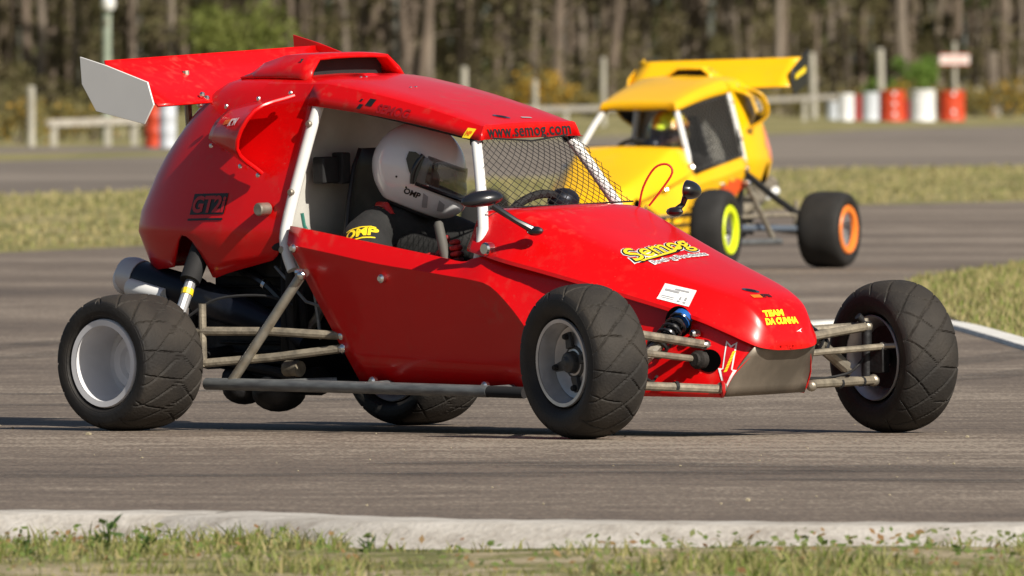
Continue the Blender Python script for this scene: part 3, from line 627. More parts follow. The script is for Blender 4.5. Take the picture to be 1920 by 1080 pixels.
def decal(name, shape, mat, parent, bvh, O, u, v, lift=0.0022, outward=None, label=None):
    """flat print laid on a body panel: 2-D outline carried along u, v and dropped on the panel"""
    O = Vector(O); u = Vector(u).normalized(); v = Vector(v); v = (v - u * v.dot(u)).normalized(); n = u.cross(v)
    if outward is not None and n.dot(Vector(outward)) < 0: n = -n
    vs = []
    b2 = bmesh.new(); vv_ = [b2.verts.new((a, b, 0)) for a, b in shape[0]]
    for f in shape[1]:
        try: b2.faces.new([vv_[i] for i in f])
        except ValueError: pass
    for _ in range(3):
        lg = [e for e in b2.edges if e.calc_length() > .014]
        if not lg or len(b2.faces) > 4000: break
        bmesh.ops.triangulate(b2, faces=b2.faces); lg = [e for e in b2.edges if e.calc_length() > .014]
        bmesh.ops.subdivide_edges(b2, edges=lg, cuts=1)
    b2.verts.index_update(); shape = ([(q.co.x, q.co.y) for q in b2.verts], [tuple(q.index for q in f.verts) for f in b2.faces]); b2.free()
    for (a, b) in shape[0]:
        p = O + u * a + v * b; hit = bvh.ray_cast(p + n * 0.12, -n, 0.3)
        vs.append((hit[0] + n * lift) if hit[0] is not None else p + n * lift)
    me = bpy.data.meshes.new(name); me.from_pydata([tuple(p) for p in vs], [], shape[1]); me.materials.append(mat)
    bm = bmesh.new(); bm.from_mesh(me)
    for f in bm.faces:
        f.normal_update()
        if f.normal.dot(n) < 0: f.normal_flip()
    bm.to_mesh(me); bm.free()
    o = link(name, me, parent)
    if label: o['label'] = label
    return o

# ---- tyres and rims
def tyre_mesh(Ro, W, rim, expo, slick, seed, mat):
    n = 460; hh = (Ro - rim) / 2; rc = (Ro + rim) / 2; m = 64 if slick else 116; rows = []
    th = np.arange(n) * 2 * math.pi / n
    for j in range(m + 1):
        a = R(-62 + 304 * j / m); ca, sa = math.cos(a), math.sin(a)
        lat = W / 2 * math.copysign(abs(ca) ** (2 / expo), ca); rr = rc + hh * 1.0 * math.copysign(abs(sa) ** (2 / expo), sa)
        w = lat / (W / 2); r = np.full(n, rr)
        arc = th * Ro
        if sa > 0.1 and not slick:
            dep = min(1, (sa - 0.1) / 0.25) * 0.0062; S = Ro * 2 * math.pi / 16
            g1 = np.abs(((arc - 0.075 * w - 0.030 * w * w * np.sign(w)) / S) % 1 - 0.5) * S
            g2 = np.abs(((arc + 0.060 * w + 0.045 * abs(w)) / (S * 1.25)) % 1 - 0.5) * S * 1.25
            # thin secondary grooves end before the crown on the outer half
            dd = np.minimum(g1, g2 * 1.3 + 0.02 * max(0, .2 - abs(w)))
            r = r - dep * np.clip(1.4 - dd / 0.0036, 0, 1)
        if abs(w) > 0.97 and 0 < abs(sa) < 0.5: r = r + 0.0012 * np.sin(j * 2.2)
        rows.append([(x_, lat, z_) for x_, z_ in zip(r * np.cos(th), r * np.sin(th))])
    mb = MB(); mb.grid(rows, close_u=True); me = mb.mesh('tyre', [mat, SIDEW], sharp=30)
    wv = np.array([abs(r_[0][1]) / (W / 2) for r_ in rows]); rv = np.array([math.hypot(r_[0][0], r_[0][2]) for r_ in rows])
    side = [int(min(rv[j], rv[j + 1]) < rc + hh * .50) for j in range(m)]
    me.polygons.foreach_set('material_index', np.repeat(np.array(side, dtype=np.int32), n)); return me
SIDEW = M('tyre_sidewall', (0.013, 0.012, 0.012), 0.6, col2=(0.026, 0.023, 0.020), vscale=9, bump=.15, bscale=90, spec=.35)
RUB2 = M('tyre_slick', (0.022, 0.021, 0.020), 0.75, var=.3, vscale=9, spec=.35)
TY_F = tyre_mesh(.2425, .205, .130, 2.5, False, 1, RUBBER); TY_R = tyre_mesh(.2185, .272, .132, 3.1, False, 2, RUBBER)
TY_F2 = tyre_mesh(.2425, .200, .130, 2.6, True, 3, RUB2); TY_R2 = tyre_mesh(.2300, .262, .135, 3.2, True, 4, RUB2)
def wheel(car, kind, sgn, loc, steer, camber, tyre, rimm, lipm=None, dark=RIMD, spin=0.3):
    """sgn -1: outer face towards -y"""
    e = empty('wheel', loc, parent=car); e.rotation_euler = (R(camber), 0, R(steer))
    t = link('tyre', tyre, e); t.rotation_euler = (0, spin, 0 if sgn < 0 else math.pi)
    s_ = -sgn                    # outward direction is -s_*y... a runs outward as negative y when sgn<0
    mb = MB()
    if kind == 'front':
        W = .082; pr = [(.126, W + .005), (.137, W + .006), (.139, W), (.137, W - .006), (.137, W + .002), (.127, W + .002), (.122, W - .02), (.116, W - .05), (.112, -.03), (.118, -.055), (.128, -W + .01), (.137, -W), (.134, -W - .006)]
        disc = .028
    else:
        W = .116; pr = [(.121, W + .0105), (.139, W + .012), (.1425, W + .004), (.140, W - .006), (.142, W - .004), (.122, W + .006), (.1215, W - .018), (.122, W - .05), (.117, -.02), (.120, -.06), (.130, -W + .01), (.139, -W), (.136, -W - .006)]
        disc = -.030
    flip = lambda pr: [(r, a * sgn) for r, a in pr]
    mb.lathe(flip(pr), n=48); rim = mb.build('rim', rimm, e)
    if lipm:
        mb = MB(); mb.lathe(flip([(.104, W - .012), (.108, W + .010), (.139, W + .0165), (.1465, W + .008), (.141, W - .004)]), n=48); mb.build('rim_lip', lipm, e)
    mb = MB()
    if kind == 'front':
        mb.lathe(flip([(.0, disc + .012), (.04, disc + .012), (.06, disc + .004), (.095, disc - .002), (.114, disc + .004), (.114, disc - .006), (0.0, disc - .006)]), n=40)
        mb.build('wheel_disc', rimm, e)
        mb = MB(); mb.lathe(flip([(0, .075), (.012, .075), (.018, .068), (.030, .066), (.034, .058), (.034, .040), (.052, .038), (.056, .030), (.056, .02)]), n=20)
        for k in range(4):
            a = R(90 * k + 12); c, s2 = math.cos(a), math.sin(a)
            mb.prism([(c * .045 - s2 * .016, .036 * sgn, s2 * .045 + c * .016), (c * .095 - s2 * .012, .034 * sgn, s2 * .095 + c * .012), (c * .095 + s2 * .012, .034 * sgn, s2 * .095 - c * .012), (c * .045 + s2 * .016, .036 * sgn, s2 * .045 - c * .016)], (0, .014 * sgn, 0))
        mb.build('hub', dark, e, bevel=.003)
        for k in range(4):
            a = R(90 * k + 12); mb = MB(); mb.lathe(flip([(0, .062), (.008, .062), (.010, .056), (.010, .045)]), (math.cos(a) * .082, 0, math.sin(a) * .082), n=8); mb.build('wheel_nut', BLACKM if dark is RIMD else CHROME, e)
        mb = MB(); mb.lathe(flip([(.035, -.028), (.100, -.028), (.100, -.034), (.035, -.034)]), n=32); mb.build('brake_disc', DARKN, e)
    else:
        mb.lathe(flip([(0, disc + .004), (.050, disc + .004), (.060, disc + .016), (.085, disc + .018), (.098, disc + .003), (.119, disc), (.119, disc - .008), (0, disc - .008)]), n=44)
        mb.build('wheel_disc', rimm, e)
        mb = MB(); mb.lathe(flip([(0, disc + .022), (.013, disc + .022), (.016, disc + .010)]), (.085, 0, .012), n=10); mb.build('valve', BLACKM, e)
        if lipm is not None or True:
            mb = MB(); mb.lathe(flip([(0, disc + .016), (.028, disc + .016), (.033, disc + .002)]), n=16); mb.build('hub', rimm if lipm is None else RIMS, e)
    return e

# ---- driver: one continuous body mesh grown on a skeleton
def grow(name, chains, mats, xf, sub=2, pick=None):
    """chains: list of (points, edges, radii, root)"""
    vs, es, rs, roots = [], [], [], []
    for pts, ed, rad, root in chains:
        o = len(vs); vs += [xf(*p) for p in pts]; es += [(a + o, b + o) for a, b in ed]; rs += rad; roots.append(root + o)
    me = bpy.data.meshes.new(name); me.from_pydata(vs, es, []); o = bpy.data.objects.new(name, me); COL.objects.link(o)
    md = o.modifiers.new('skin', 'SKIN'); md.branch_smoothing = 0.6; md.use_smooth_shade = True
    sv = me.skin_vertices[0].data
    for i, r in enumerate(rs):
        sv[i].radius = r if hasattr(r, '__len__') else (r, r); sv[i].use_root = i in roots
    m2 = o.modifiers.new('sub', 'SUBSURF'); m2.levels = sub; m2.render_levels = sub
    ev = o.evaluated_get(bpy.context.evaluated_depsgraph_get()); out = bpy.data.meshes.new_from_object(ev)
    bpy.data.objects.remove(o); out.name = name
    out.materials.clear()
    for m in mats: out.materials.append(m)
    if pick:
        for p in out.polygons: p.material_index = pick(p.center)
    out.polygons.foreach_set('use_smooth', [True] * len(out.polygons)); return out
def ell_grid(c, rad, M_, fn=None, n=36, m=24):
    rows = []
    for i in range(m + 1):
        ph = math.pi * i / m; row = []
        for k in range(n):
            t = 2 * math.pi * k / n; d = Vector((math.sin(ph) * math.cos(t), math.sin(ph) * math.sin(t), math.cos(ph)))
            p = Vector((d.x * rad[0], d.y * rad[1], d.z * rad[2]))
            if fn: p = fn(p, d)
            row.append(Vector(c) + M_ @ p)
        rows.append(row)
    return rows
def driver(car_matrix, xf, label, suit, glove, helm, omp, head=(-1.325, -0.060, 0.838), tilt=21, yaw=36):
    e = empty('person'); e.matrix_world = car_matrix; tag(e, label, 'person')
    hx, hy, hz = head
    # skeleton: 0 pelvis 1 belly 2 chest 3 neck base 4 neck 5 head | right arm | left arm | legs
    P = [(-1.42, -.02, .27), (-1.45, -.02, .42), (-1.455, -.03, .56), (-1.43, -.045, .655), (hx - .015, hy, hz - .14), (hx, hy, hz + .02),
         (-1.42, -.18, .640), (-1.385, -.265, .605), (-1.24, -.300, .475), (-1.10, -.280, .525), (-1.035, -.270, .565),
         (-1.40, .14, .625), (-1.36, .225, .585), (-1.20, .25, .50), (-1.06, .17, .585), (-.965, .12, .64),
         (-1.36, -.11, .25), (-1.02, -.14, .36), (-.72, -.11, .22), (-.66, -.11, .26), (-1.36, .08, .25), (-1.02, .12, .36), (-.72, .09, .22), (-.66, .09, .26)]
    E_ = [(0, 1), (1, 2), (2, 3), (3, 4), (4, 5), (3, 6), (6, 7), (7, 8), (8, 9), (9, 10), (3, 11), (11, 12), (12, 13), (13, 14), (14, 15), (0, 16), (16, 17), (17, 18), (18, 19), (0, 20), (20, 21), (21, 22), (22, 23)]
    rad = [(.15, .11), (.145, .11), (.17, .13), (.12, .10), .06, (.085, .095), .098, .100, .066, .045, .038, .095, .078, .055, .045, .038, .095, .062, .045, .04, .095, .062, .045, .04]
    chains = [(P, E_, rad, 0)]
    def hand(w, d, side):
        w = np.array(w); d = np.array(d) / np.linalg.norm(d); up = np.array([0, 0, 1.]); sd = np.cross(d, up); sd /= np.linalg.norm(sd); up = np.cross(sd, d)
        palm = [w - d * .02, w + d * .03, w + d * .065]; out = [([tuple(p) for p in palm], [(0, 1), (1, 2)], [(.034, .026), (.042, .024), (.040, .020)], 0)]
        for k, (o_, L) in enumerate(((-.030, .068), (-.010, .078), (.010, .074), (.029, .058))):
            b = w + d * .055 + up * o_; c1 = b + d * L * .45 + sd * side * .006; c2 = c1 + d * L * .10 + sd * side * L * .42; c3 = c2 - d * L * .30 + sd * side * L * .10
            out.append(([tuple(b), tuple(c1), tuple(c2), tuple(c3)], [(0, 1), (1, 2), (2, 3)], [.0105, .0105, .0095, .008], 0))
        b = w + d * .012 + up * .030; c1 = b + d * .030 + up * .018 + sd * side * .012; c2 = c1 + d * .022 + sd * side * .024
        out.append(([tuple(b), tuple(c1), tuple(c2)], [(0, 1), (1, 2)], [.013, .011, .009], 0)); return out
    chains += hand((-1.028, -.270, .570), (.93, .02, .18), 1) + hand((-.955, .118, .645), (.75, -.35, .45), -1)
    hv = Vector(xf(hx, hy, hz))
    def pick(c):
        rx = xf(-1.095, 0, 0)[0]
        if (c - hv).length < .16 and c.z > hv.z - .11: return 2
        if c.x > rx and c.z > .47: return 1
        return 0
    me = grow('person_body', chains, [suit, glove, SKIN], xf, 2, pick); body = link('body', me, e)
    # helmet
    Mh = Matrix.Rotation(R(yaw), 3, 'Z') @ Matrix.Rotation(R(tilt), 3, 'Y')
    def shape(p, d):
        q = p.copy()
        if d.z < -.15:                                    # jaw pulled forward, nape cut up
            k = min(1, (-.15 - d.z) / .6); q.x += .030 * k * (1 if d.x > -.2 else .2); q.y *= 1 - .10 * k
        if d.x > .2 and d.z < .1: q.x += .046 * (d.x - .2) * min(1, (.1 - d.z) * 2)
        q.z = max(q.z, -.128); return q
    rows = ell_grid((0, 0, 0), (.152, .126, .148), Matrix.Identity(3), shape, 64, 44)
    def in_port(p): return p.x > .040 and -.036 < p.z < .044 - .010 * (p.x < .06)
    mb = MB(); n = 64; o_ = []
    for i in range(44):
        for k in range(n):
            a = [rows[i][k], rows[i][(k + 1) % n], rows[i + 1][(k + 1) % n], rows[i + 1][k]]
            c = sum(a, Vector()) / 4
            if in_port(c) or c.z < -.1275: continue
            mb.add(a, [(0, 1, 2, 3)])
    tr = lambda x, y, z: tuple(hv + Mh @ Vector((x, y, z)))
    h = mb.build('helmet', helm, e, xf=tr, weld=.0005, solid=.006, sharp=50)
    mb = MB()
    vr = ell_grid((0, 0, 0), (.158, .131, .153), Matrix.Identity(3), shape, 64, 60)
    for i in range(60):
        for k in range(64):
            a = [vr[i][k], vr[i][(k + 1) % 64], vr[i + 1][(k + 1) % 64], vr[i + 1][k]]; c = sum(a, Vector()) / 4
            if c.x > .022 and -.046 < c.z < .052: mb.add(a, [(0, 1, 2, 3)])
    mb.build('visor', VISOR, h, xf=tr, weld=.0005)
    mb = MB()                                             # dark rubber edge of the eye port
    for sg in (-1, 1):
        pts = []
        for t in range(9):
            z = -.046 + .096 * t / 8; pts.append((.012 - .010 * math.sin(math.pi * t / 8), sg * (.1275 * math.sqrt(max(0, 1 - (z / .148) ** 2)) + .003), z))
        mb.tube(pts, .009, 8)
        mb.add([(.02, sg * .1325, .042), (-.012, sg * .1330, .052), (-.034, sg * .1320, .046), (-.034, sg * .1330, .02), (-.012, sg * .1337, -.012), (.02, sg * .1335, -.044)], [(0, 1, 2, 3, 4, 5)])
    lo = []
    for t in range(25):
        a = R(-88 + 176 * t / 24); d_ = Vector((math.cos(a), math.sin(a), -.42)); p = shape(Vector((d_.x * .153 * .96, d_.y * .127 * .96, -.043)), d_.normalized()); lo.append((p.x + .003, p.y, -.043))
    mb.tube(lo, .007, 6); mb.build('visor_pivot', BLACKP, h, xf=tr, sharp=50)
    mb = MB(); rr = []
    for t in range(40):
        a = 2 * math.pi * t / 40; d_ = Vector((math.cos(a), math.sin(a), -1.5)).normalized(); p = shape(Vector((d_.x * .148 / .555 * .43 * .95, d_.y * .122 / .555 * .43 * .95, -.127)), d_); rr.append((p.x, p.y, -.128))
    mb.tube(rr, .010, 8, closed=True); mb.build('neck_roll', BLACKM, h, xf=tr)
    if omp:
        b1 = bvh_of(h); hx_ = Mh @ Vector((1, 0, 0)); hz_ = Mh @ Vector((0, 0, 1)); out = Mh @ Vector((0, -1, 0))
        decal('helmet_print', text_mesh('OMP', .026, .15, .0008), PRK, h, b1, Vector(tr(.018, -.125, -.078)), hx_, hz_, outward=out)
        for dx, dz in ((-.045, -.045), (-.004, -.066)):
            decal('helmet_screw', oval2d(.0035, .0035, 10), PRK, h, b1, Vector(tr(dx, -.125, dz)), hx_, hz_, outward=out)
        decal('helmet_vent', poly2d([(-.012, .022), (.006, .016), (.012, -.020), (-.004, -.024)]), PRG, h, b1, Vector(tr(.066, -.115, -.085)), hx_, hz_, outward=out)
        decal('helmet_vent', poly2d([(-.010, .018), (.010, .010), (.012, -.014), (-.008, -.018)]), PRG, h, b1, Vector(tr(.118, -.085, -.085)), hx_, hz_, outward=out)
        b2 = bvh_of(body); so_ = xf(-1.343, -.317, .638); uu = Vector((.80, .22, .36)); vv = Vector((-.40, .55, .72)); ou = (0.1, -1, .6)
        decal('sleeve_print', text_mesh('OMP', .046, .1, .002), PRY, body, b2, so_, uu, vv, outward=ou)
        for dz in (-.024, .023): decal('sleeve_stripe', rect2d(.092, .005, 8, 1, 0, dz), PRY, body, b2, so_, uu, vv, outward=ou)
        mb = MB(); mb.tube([(-1.445, -.135, .69), (-1.415, -.150, .722), (-1.375, -.160, .722), (-1.345, -.165, .69)], .013, 8)
        mb.build('collar_trim', REDW, e, xf=xf)
        mb = MB(); mb.tube([(-1.405, -.162, .710), (-1.375, -.172, .708), (-1.350, -.176, .684)], .007, 6); mb.build('collar_piping', PRY, e, xf=xf)
    return e

# ---- the buggy itself
def buggy(name, label, loc, rz, xf, paint, cfg):
    car = empty(name, loc, rz); tag(car, label, 'race car')
    mk = cfg.get('mark', False); nr = cfg['near']        # side that faces the camera: -1 right, +1 left
    B = lambda mb, nm, mt, **k: mb.build(nm, mt, k.pop('parent', car), xf=xf, **k)
    # -- tail cover and roof: one moulded shell
    zs = [.635, .66, .70, .76, .82, .88, .94, 1.0, 1.045, 1.085, 1.112, 1.128]
    xr_ = lambda z: float(np.interp(z, [.47, .516, .636, .70, .85, .98, 1.045, 1.085, 1.112, 1.128, 1.14], [-2.33, -2.355, -2.428, -2.422, -2.350, -2.245, -2.180, -2.13, -2.085, -2.035, -1.96]))
    yf_ = lambda z: float(np.interp(z, [.48, .55, .636, .66, .85, 1.0, 1.045, 1.085, 1.112, 1.128, 1.14], [.338, .350, .366, .362, .328, .298, .286, .270, .250, .215, .12]))
    xf_ = lambda z: -1.60 - .05 * max(0, min(1, (1.05 - z) / .4))
    NC = 26; ex = 4.0
    def ring(z):
        L = xf_(z) - xr_(z); pts = []
        for k in range(2 * NC + 1):
            t = math.pi * k / (2 * NC); c, s = math.cos(t), math.sin(t)
            # even spacing along the side, then round the corner
            xx = L * abs(s) ** (2 / ex); tp = 1 - .085 * max(0, 1 - xx / .28) ** 1.5 * min(1, max(0, (1.12 - z) / .1)); pts.append((xf_(z) - xx, -yf_(z) * tp * math.copysign(abs(c) ** (2 / ex), c), z))
        # resample evenly
        P_ = np.array(pts); sl = np.r_[0, np.cumsum(np.linalg.norm(np.diff(P_, axis=0), axis=1))]; q = np.linspace(0, sl[-1], 97)
        return [tuple(np.array([np.interp(a, sl, P_[:, i]) for i in range(3)])) for a in q]
    rows = [ring(z) for z in zs]
    top = ring(1.136); top = [(x_, y_ * .8, z_) for x_, y_, z_ in ring(1.136)]
    mb = MB(); mb.grid(rows + [top])
    half = top[:49]; other = top[:47:-1]
    mb.grid([[a, ((a[0] + b[0]) / 2, 0, 1.139), b] for a, b in zip(half, other)])
    # lower skirt below the crease, with the slot for the shock absorber
    def zb(x, y):
        z = float(np.interp(-x, [1.60, 1.652, 1.70, 1.84, 1.985, 2.02, 2.06, 2.10, 2.125, 2.2, 2.32, 2.40], [.63, .628, .552, .520, .487, .56, .622, .628, .60, .522, .512, .512]))
        return z if abs(y) > .2 else .515
    base = rows[0]; sk = []
    for v in (0, .33, .66, 1):
        row = []
        for (x_, y_, z_) in base:
            b_ = zb(x_, y_); zz = z_ + (b_ - z_) * v; k = (.635 - zz) / .16
            row.append((x_ + (.065 * k if x_ < -2.15 else .065 * k * max(0, (-x_ - 1.9) / .25)), y_ * (1 - .075 * k), zz))
        sk.append(row)
    mb.grid(sk)
    # roof
    def rsec(t):                                          # t 0 at hoop .. 1 at visor
        x0 = lambda z: xf_(z)
        a = [(xf_(1.139), 0, 1.139), (xf_(1.136), -.5 * yf_(1.136) * .8, 1.1375), (xf_(1.136), -yf_(1.136) * .8, 1.136), (xf_(1.128), -yf_(1.128), 1.128), (xf_(1.112), -yf_(1.112), 1.112), (xf_(1.085), -yf_(1.085), 1.085), (xf_(1.045), -yf_(1.045), 1.045)]
        b = [(-.925, 0, .990), (-.922, -.10, .9885), (-.918, -.165, .9865), (-.914, -.205, .984), (-.910, -.2145, .980), (-.908, -.225, .962), (-.905, -.238, .936)]
        bow = .012 * math.sin(math.pi * t)
        if t > 0: a[3] = (a[3][0], -.235, 1.128); a[4] = (a[4][0], -.2505, 1.120); a[5] = (a[5][0], -.268, 1.085)
        return [tuple(np.array(p) * (1 - t) + np.array(q) * t + np.array([0, 0, bow])) for p, q in zip(a, b)]
    R_ = []
    for i in range(15):
        h = rsec(i / 14); R_.append([(x_, -y_, z_) for x_, y_, z_ in h[::-1]] + h[1:])
    last = R_[-1]
    R_.append([(x_ + .010, y_, z_ - .004 if abs(y_) < .2 else z_) for x_, y_, z_ in last])
    R_.append([(x_ + .018, y_ * 1.012, min(z_, .937 + .0 * x_)) for x_, y_, z_ in last])
    mb.grid(R_)
    shell = B(mb, 'body_shell', paint, weld=.002, sharp=28, solid=.004)
    # roof scoop
    mb = MB(); sec = []
    for x_, w, z_, b_ in ((-1.645, .205, 1.200, 1.120), (-1.70, .205, 1.206, 1.130), (-1.80, .20, 1.204, 1.132), (-1.90, .19, 1.180, 1.132), (-1.985, .17, 1.142, 1.130)):
        w *= 1 if mk else .62
        z_ -= 0 if mk else .012
        s_ = [(x_, -w - .022, b_), (x_ - (.01 if x_ > -1.66 else 0), -w, b_ + (z_ - b_) * .45), (x_ - .02, -w + .045, z_ - .004), (x_ - .02, -.08, z_), (x_ - .02, 0, z_ + .001)]
        sec.append(s_ + [(p[0], -p[1], p[2]) for p in s_[-2::-1]])
    mb.grid(sec); sc_ = B(mb, 'roof_scoop', paint, sharp=40, solid=.012)
    mb = MB(); mb.grid([[(-1.72, y_, z_) for y_ in np.array((-.19, 0, .19)) * (1 if mk else .62)] for z_ in (1.12, 1.19 if mk else 1.178)]); B(mb, 'scoop_grille', BLACKM, parent=sc_)
    # side scoops
    for sg in (-1, 1):
        q = [[(-1.925, .312, 1.030), (-1.79, .312, 1.060), (-1.645, .300, 1.075)], [(-1.945, .352, .990), (-1.800, .410, .998), (-1.665, .432, 1.030)],
             [(-1.965, .360, .938), (-1.83, .420, .925), (-1.725, .452, .910)], [(-1.955, .330, .922), (-1.83, .345, .862), (-1.745, .345, .828)]]
        G = [cat_rom(r, 5) for r in q]; cols = list(zip(*G)); cols = [cat_rom(c, 4) for c in cols]
        # the intake edge sweeps back in the middle
        rows_ = [[(p[0] - (.034 * math.sin(math.pi * i / 12) * (j / 10) ** 2), sg * p[1], p[2]) for j, p in enumerate(r)] for i, r in enumerate(zip(*cols))]
        mb = MB(); mb.grid(rows_); s1 = B(mb, 'side_scoop', paint if mk else BLACKP, sharp=38, solid=.007)
        mb = MB()
        mb.tube([r[-1] for r in rows_], .0075, 8); B(mb, 'scoop_lip', paint, parent=s1)
        for (x_, y_, z_) in ((-1.93, .315, 1.04), (-1.79, .313, 1.065), (-1.66, .301, 1.083), (-1.975, .338, .915), (-1.845, .340, .850), (-1.762, .345, .822), (-1.918, .325, .998)):
            mb = MB(); mb.ball((x_, sg * y_, z_), .0085, 8, 5, (1, .6, 1)); B(mb, 'rivet', CHROME, parent=s1)
    # fuel filler cap on the visible side
    mb = MB(); mb.lathe([(0, -.026), (.017, -.026), (.021, -.022), (.021, .02)], (-1.728, -.357, .714), 'y', 16); B(mb, 'fuel_cap', STEEL)
    # -- hood
    st = [(-.835, .300, .712, .362, .590, .722), (-.74, .288, .714, .378, .572, .726), (-.645, .272, .704, .385, .552, .718), (-.50, .252, .650, .366, .520, .664), (-.25, .215, .561, .318, .458, .574), (0, .172, .482, .246, .386, .492), (.11, .140, .442, .200, .340, .451), (.165, .122, .405, .170, .312, .415), (.198, .100, .356, .136, .292, .364), (.212, .070, .312, .09, .283, .318), (.214, .03, .290, .035, .281, .292), (.2142, .004, .2815, .005, .2805, .282)]
    S = cat_rom(st, 5); rows = []
    for x_, w, zt, yb, zb_, zc in S:
        h = [(0, zc), (w * .5, zc - .002), (w * .88, zt + .35 * (zc - zt)), (w * .99, zt - .001), (w + .09 * (yb - w), zt - .055 * (zt - zb_)), (w + .36 * (yb - w), zt - .31 * (zt - zb_)), (w + .70 * (yb - w), zt - .66 * (zt - zb_)), (yb, zb_ + .012), (yb + .001, zb_), (yb - .010, zb_ - .003)]
        rows.append([(x_, -y, z) for y, z in h[::-1]] + [(x_, y, z) for y, z in h[1:]])
    mb = MB(); mb.grid(rows); hood = B(mb, 'hood', paint, sharp=34, solid=.004)
    # -- side panels
    cols = [((-1.615, .350, .662), (-1.592, .388, .605), (-1.33, .318, .155)), ((-1.40, .353, .632), (-1.40, .394, .578), (-1.16, .322, .152)), ((-1.2, .356, .604), (-1.2, .398, .548), (-1.03, .326, .150)), ((-1.0, .358, .576), (-1.0, .401, .526), (-.90, .328, .149)), ((-.86, .362, .556), (-.86, .403, .510), (-.80, .330, .148)),
            ((-.81, .364, .566), (-.79, .404, .502), (-.75, .330, .147)), ((-.74, .358, .572), (-.70, .404, .482), (-.67, .332, .146)), ((-.60, .346, .542), (-.61, .400, .412), (-.59, .334, .144)), ((-.50, .326, .514), (-.54, .388, .330), (-.52, .336, .142)), ((-.38, .300, .484), (-.46, .362, .232), (-.44, .334, .140)), ((-.25, .274, .452), (-.30, .318, .200), (-.28, .310, .138)), ((0, .208, .384), (0, .246, .200), (0, .240, .136)), ((.10, .166, .342), (.09, .203, .200), (.07, .200, .134)), ((.19, .116, .292), (.135, .185, .20), (.10, .190, .133))]
    tub = MB()
    for sg in (-1, 1):
        T = cat_rom([np.concatenate(c) for c in cols], 3); rows = []
        for j in range(3):
            pass
        up_ = [[(t[0], sg * (t[1]), t[2]), (t[0] * .5 + t[3] * .5, sg * (t[1] * .45 + t[4] * .55), t[2] * .5 + t[5] * .5), (t[3], sg * t[4], t[5])] for t in T]
        lo_ = [[(t[3], sg * t[4], t[5])] + [(t[3] + (t[6] - t[3]) * v, sg * (t[4] + (t[7] - t[4]) * v + .004 * math.sin(math.pi * v)), t[5] + (t[8] - t[5]) * v) for v in (.25, .5, .75, 1)] for t in T]
        mb = MB(); mb.grid(up_); mb.grid(lo_); mb.grid([[(t[0], sg * t[1], t[2]), (t[0], sg * (t[1] - .03), t[2] - .004)] for t in T])
        sp = B(mb, 'side_panel', paint, weld=.0006, sharp=16, solid=.003)
        for (x_, y_, z_) in ((-1.565, .390, .592), (-1.17, .402, .500), (-.735, .39, .165), (-1.24, .368, .172), (-.385, .328, .470)) :
            mb = MB(); mb.lathe([(0, sg * .010), (.008, sg * .010), (.0145, sg * .003), (.0145, -sg * .01)], (x_, sg * y_, z_), 'y', 12); B(mb, 'bolt', CHROME, parent=sp)
        for (x_, y_, z_) in ((-.05, .262, .372), (.02, .243, .335)):
            if x_ > 0: mb = MB(); mb.lathe([(0, sg * .010), (.008, sg * .010), (.013, sg * .003), (.013, -sg * .02)], (x_, sg * y_, z_), 'y', 12); B(mb, 'bolt', CHROME, parent=sp)
    mb = MB(); mb.grid([[(x_, -w, z_), (x_, w, z_)] for x_, w, z_ in ((-2.1, .2, .2), (-1.6, .34, .165), (-1.2, .365, .157), (-.7, .37, .15), (-.3, .31, .145), (.09, .19, .14))]); B(mb, 'floor_pan', DARKN, solid=.003)
    mb = MB(); pl = []
    for v in range(6):
        t = v / 5; x_ = .105 + .085 * t ** 1.3; w = .188 - .045 * t * t; z_ = .136 + .155 * t
        pl.append([(x_ + .012 * (1 - (y / w) ** 2), y, z_) for y in np.linspace(-w, w, 9)])
    mb.grid(pl); fp = B(mb, 'front_plate', cfg.get('plate', PLATE), solid=.004)
    # hood fastener on the cowl corner and mirrors
    for sg in (-1, 1):
        mb = MB(); mb.lathe([(0, sg * .012), (.016, sg * .012), (.021, sg * .006), (.021, -sg * .02)], (-.735, sg * .381, .598), 'y', 18); B(mb, 'hood_fastener', CHROME, parent=hood)
        if not mk: continue
        b = Vector((-.560, sg * .345, .655)) if sg < 0 else Vector((-.605, sg * .362, .692))
        t_ = Vector((-.665, sg * .425, .735)) if sg < 0 else Vector((-.590, sg * .398, .742))
        mb = MB(); mb.ball(b, .022, 12, 6, (1.5, .9, .7)); mb.tube([b, b + (t_ - b) * .35 + Vector((0, sg * .02, .005)), t_], [.013, .009, .011], 8); stalk = B(mb, 'mirror_stalk', BLACKP)
        c = t_ + Vector((-.03, sg * .02, .020)) if sg < 0 else t_ + Vector((.0, sg * .004, .014))
        rows = ell_grid(c, (.038 if sg < 0 else .048, .068, .030 if sg < 0 else .036), Matrix.Rotation(R(-8 * sg), 3, 'X') @ Matrix.Rotation(R(35 * sg), 3, 'Z'), lambda p, d: Vector((p.x * (1 if d.x > 0 else .25), p.y, p.z * (1 if d.z > 0 else .72))), 24, 14)
        mb = MB(); mb.grid(rows, close_u=True); B(mb, 'mirror_head', BLACKP, parent=stalk)
    # -- roll cage
    mb = MB(); hoop = [(-1.598, -.356, .520), (-1.628, -.350, .575), (-1.648, -.335, .65), (-1.61, -.300, .86), (-1.578, -.268, 1.02), (-1.575, -.240, 1.065), (-1.575, -.20, 1.088)]
    hoop = cat_rom(hoop, 4); hoop = hoop + [np.array([p[0], -p[1], p[2]]) for p in hoop[::-1]]
    mb.tube(hoop, .019, 12); hp = B(mb, 'main_hoop', WHITEP)
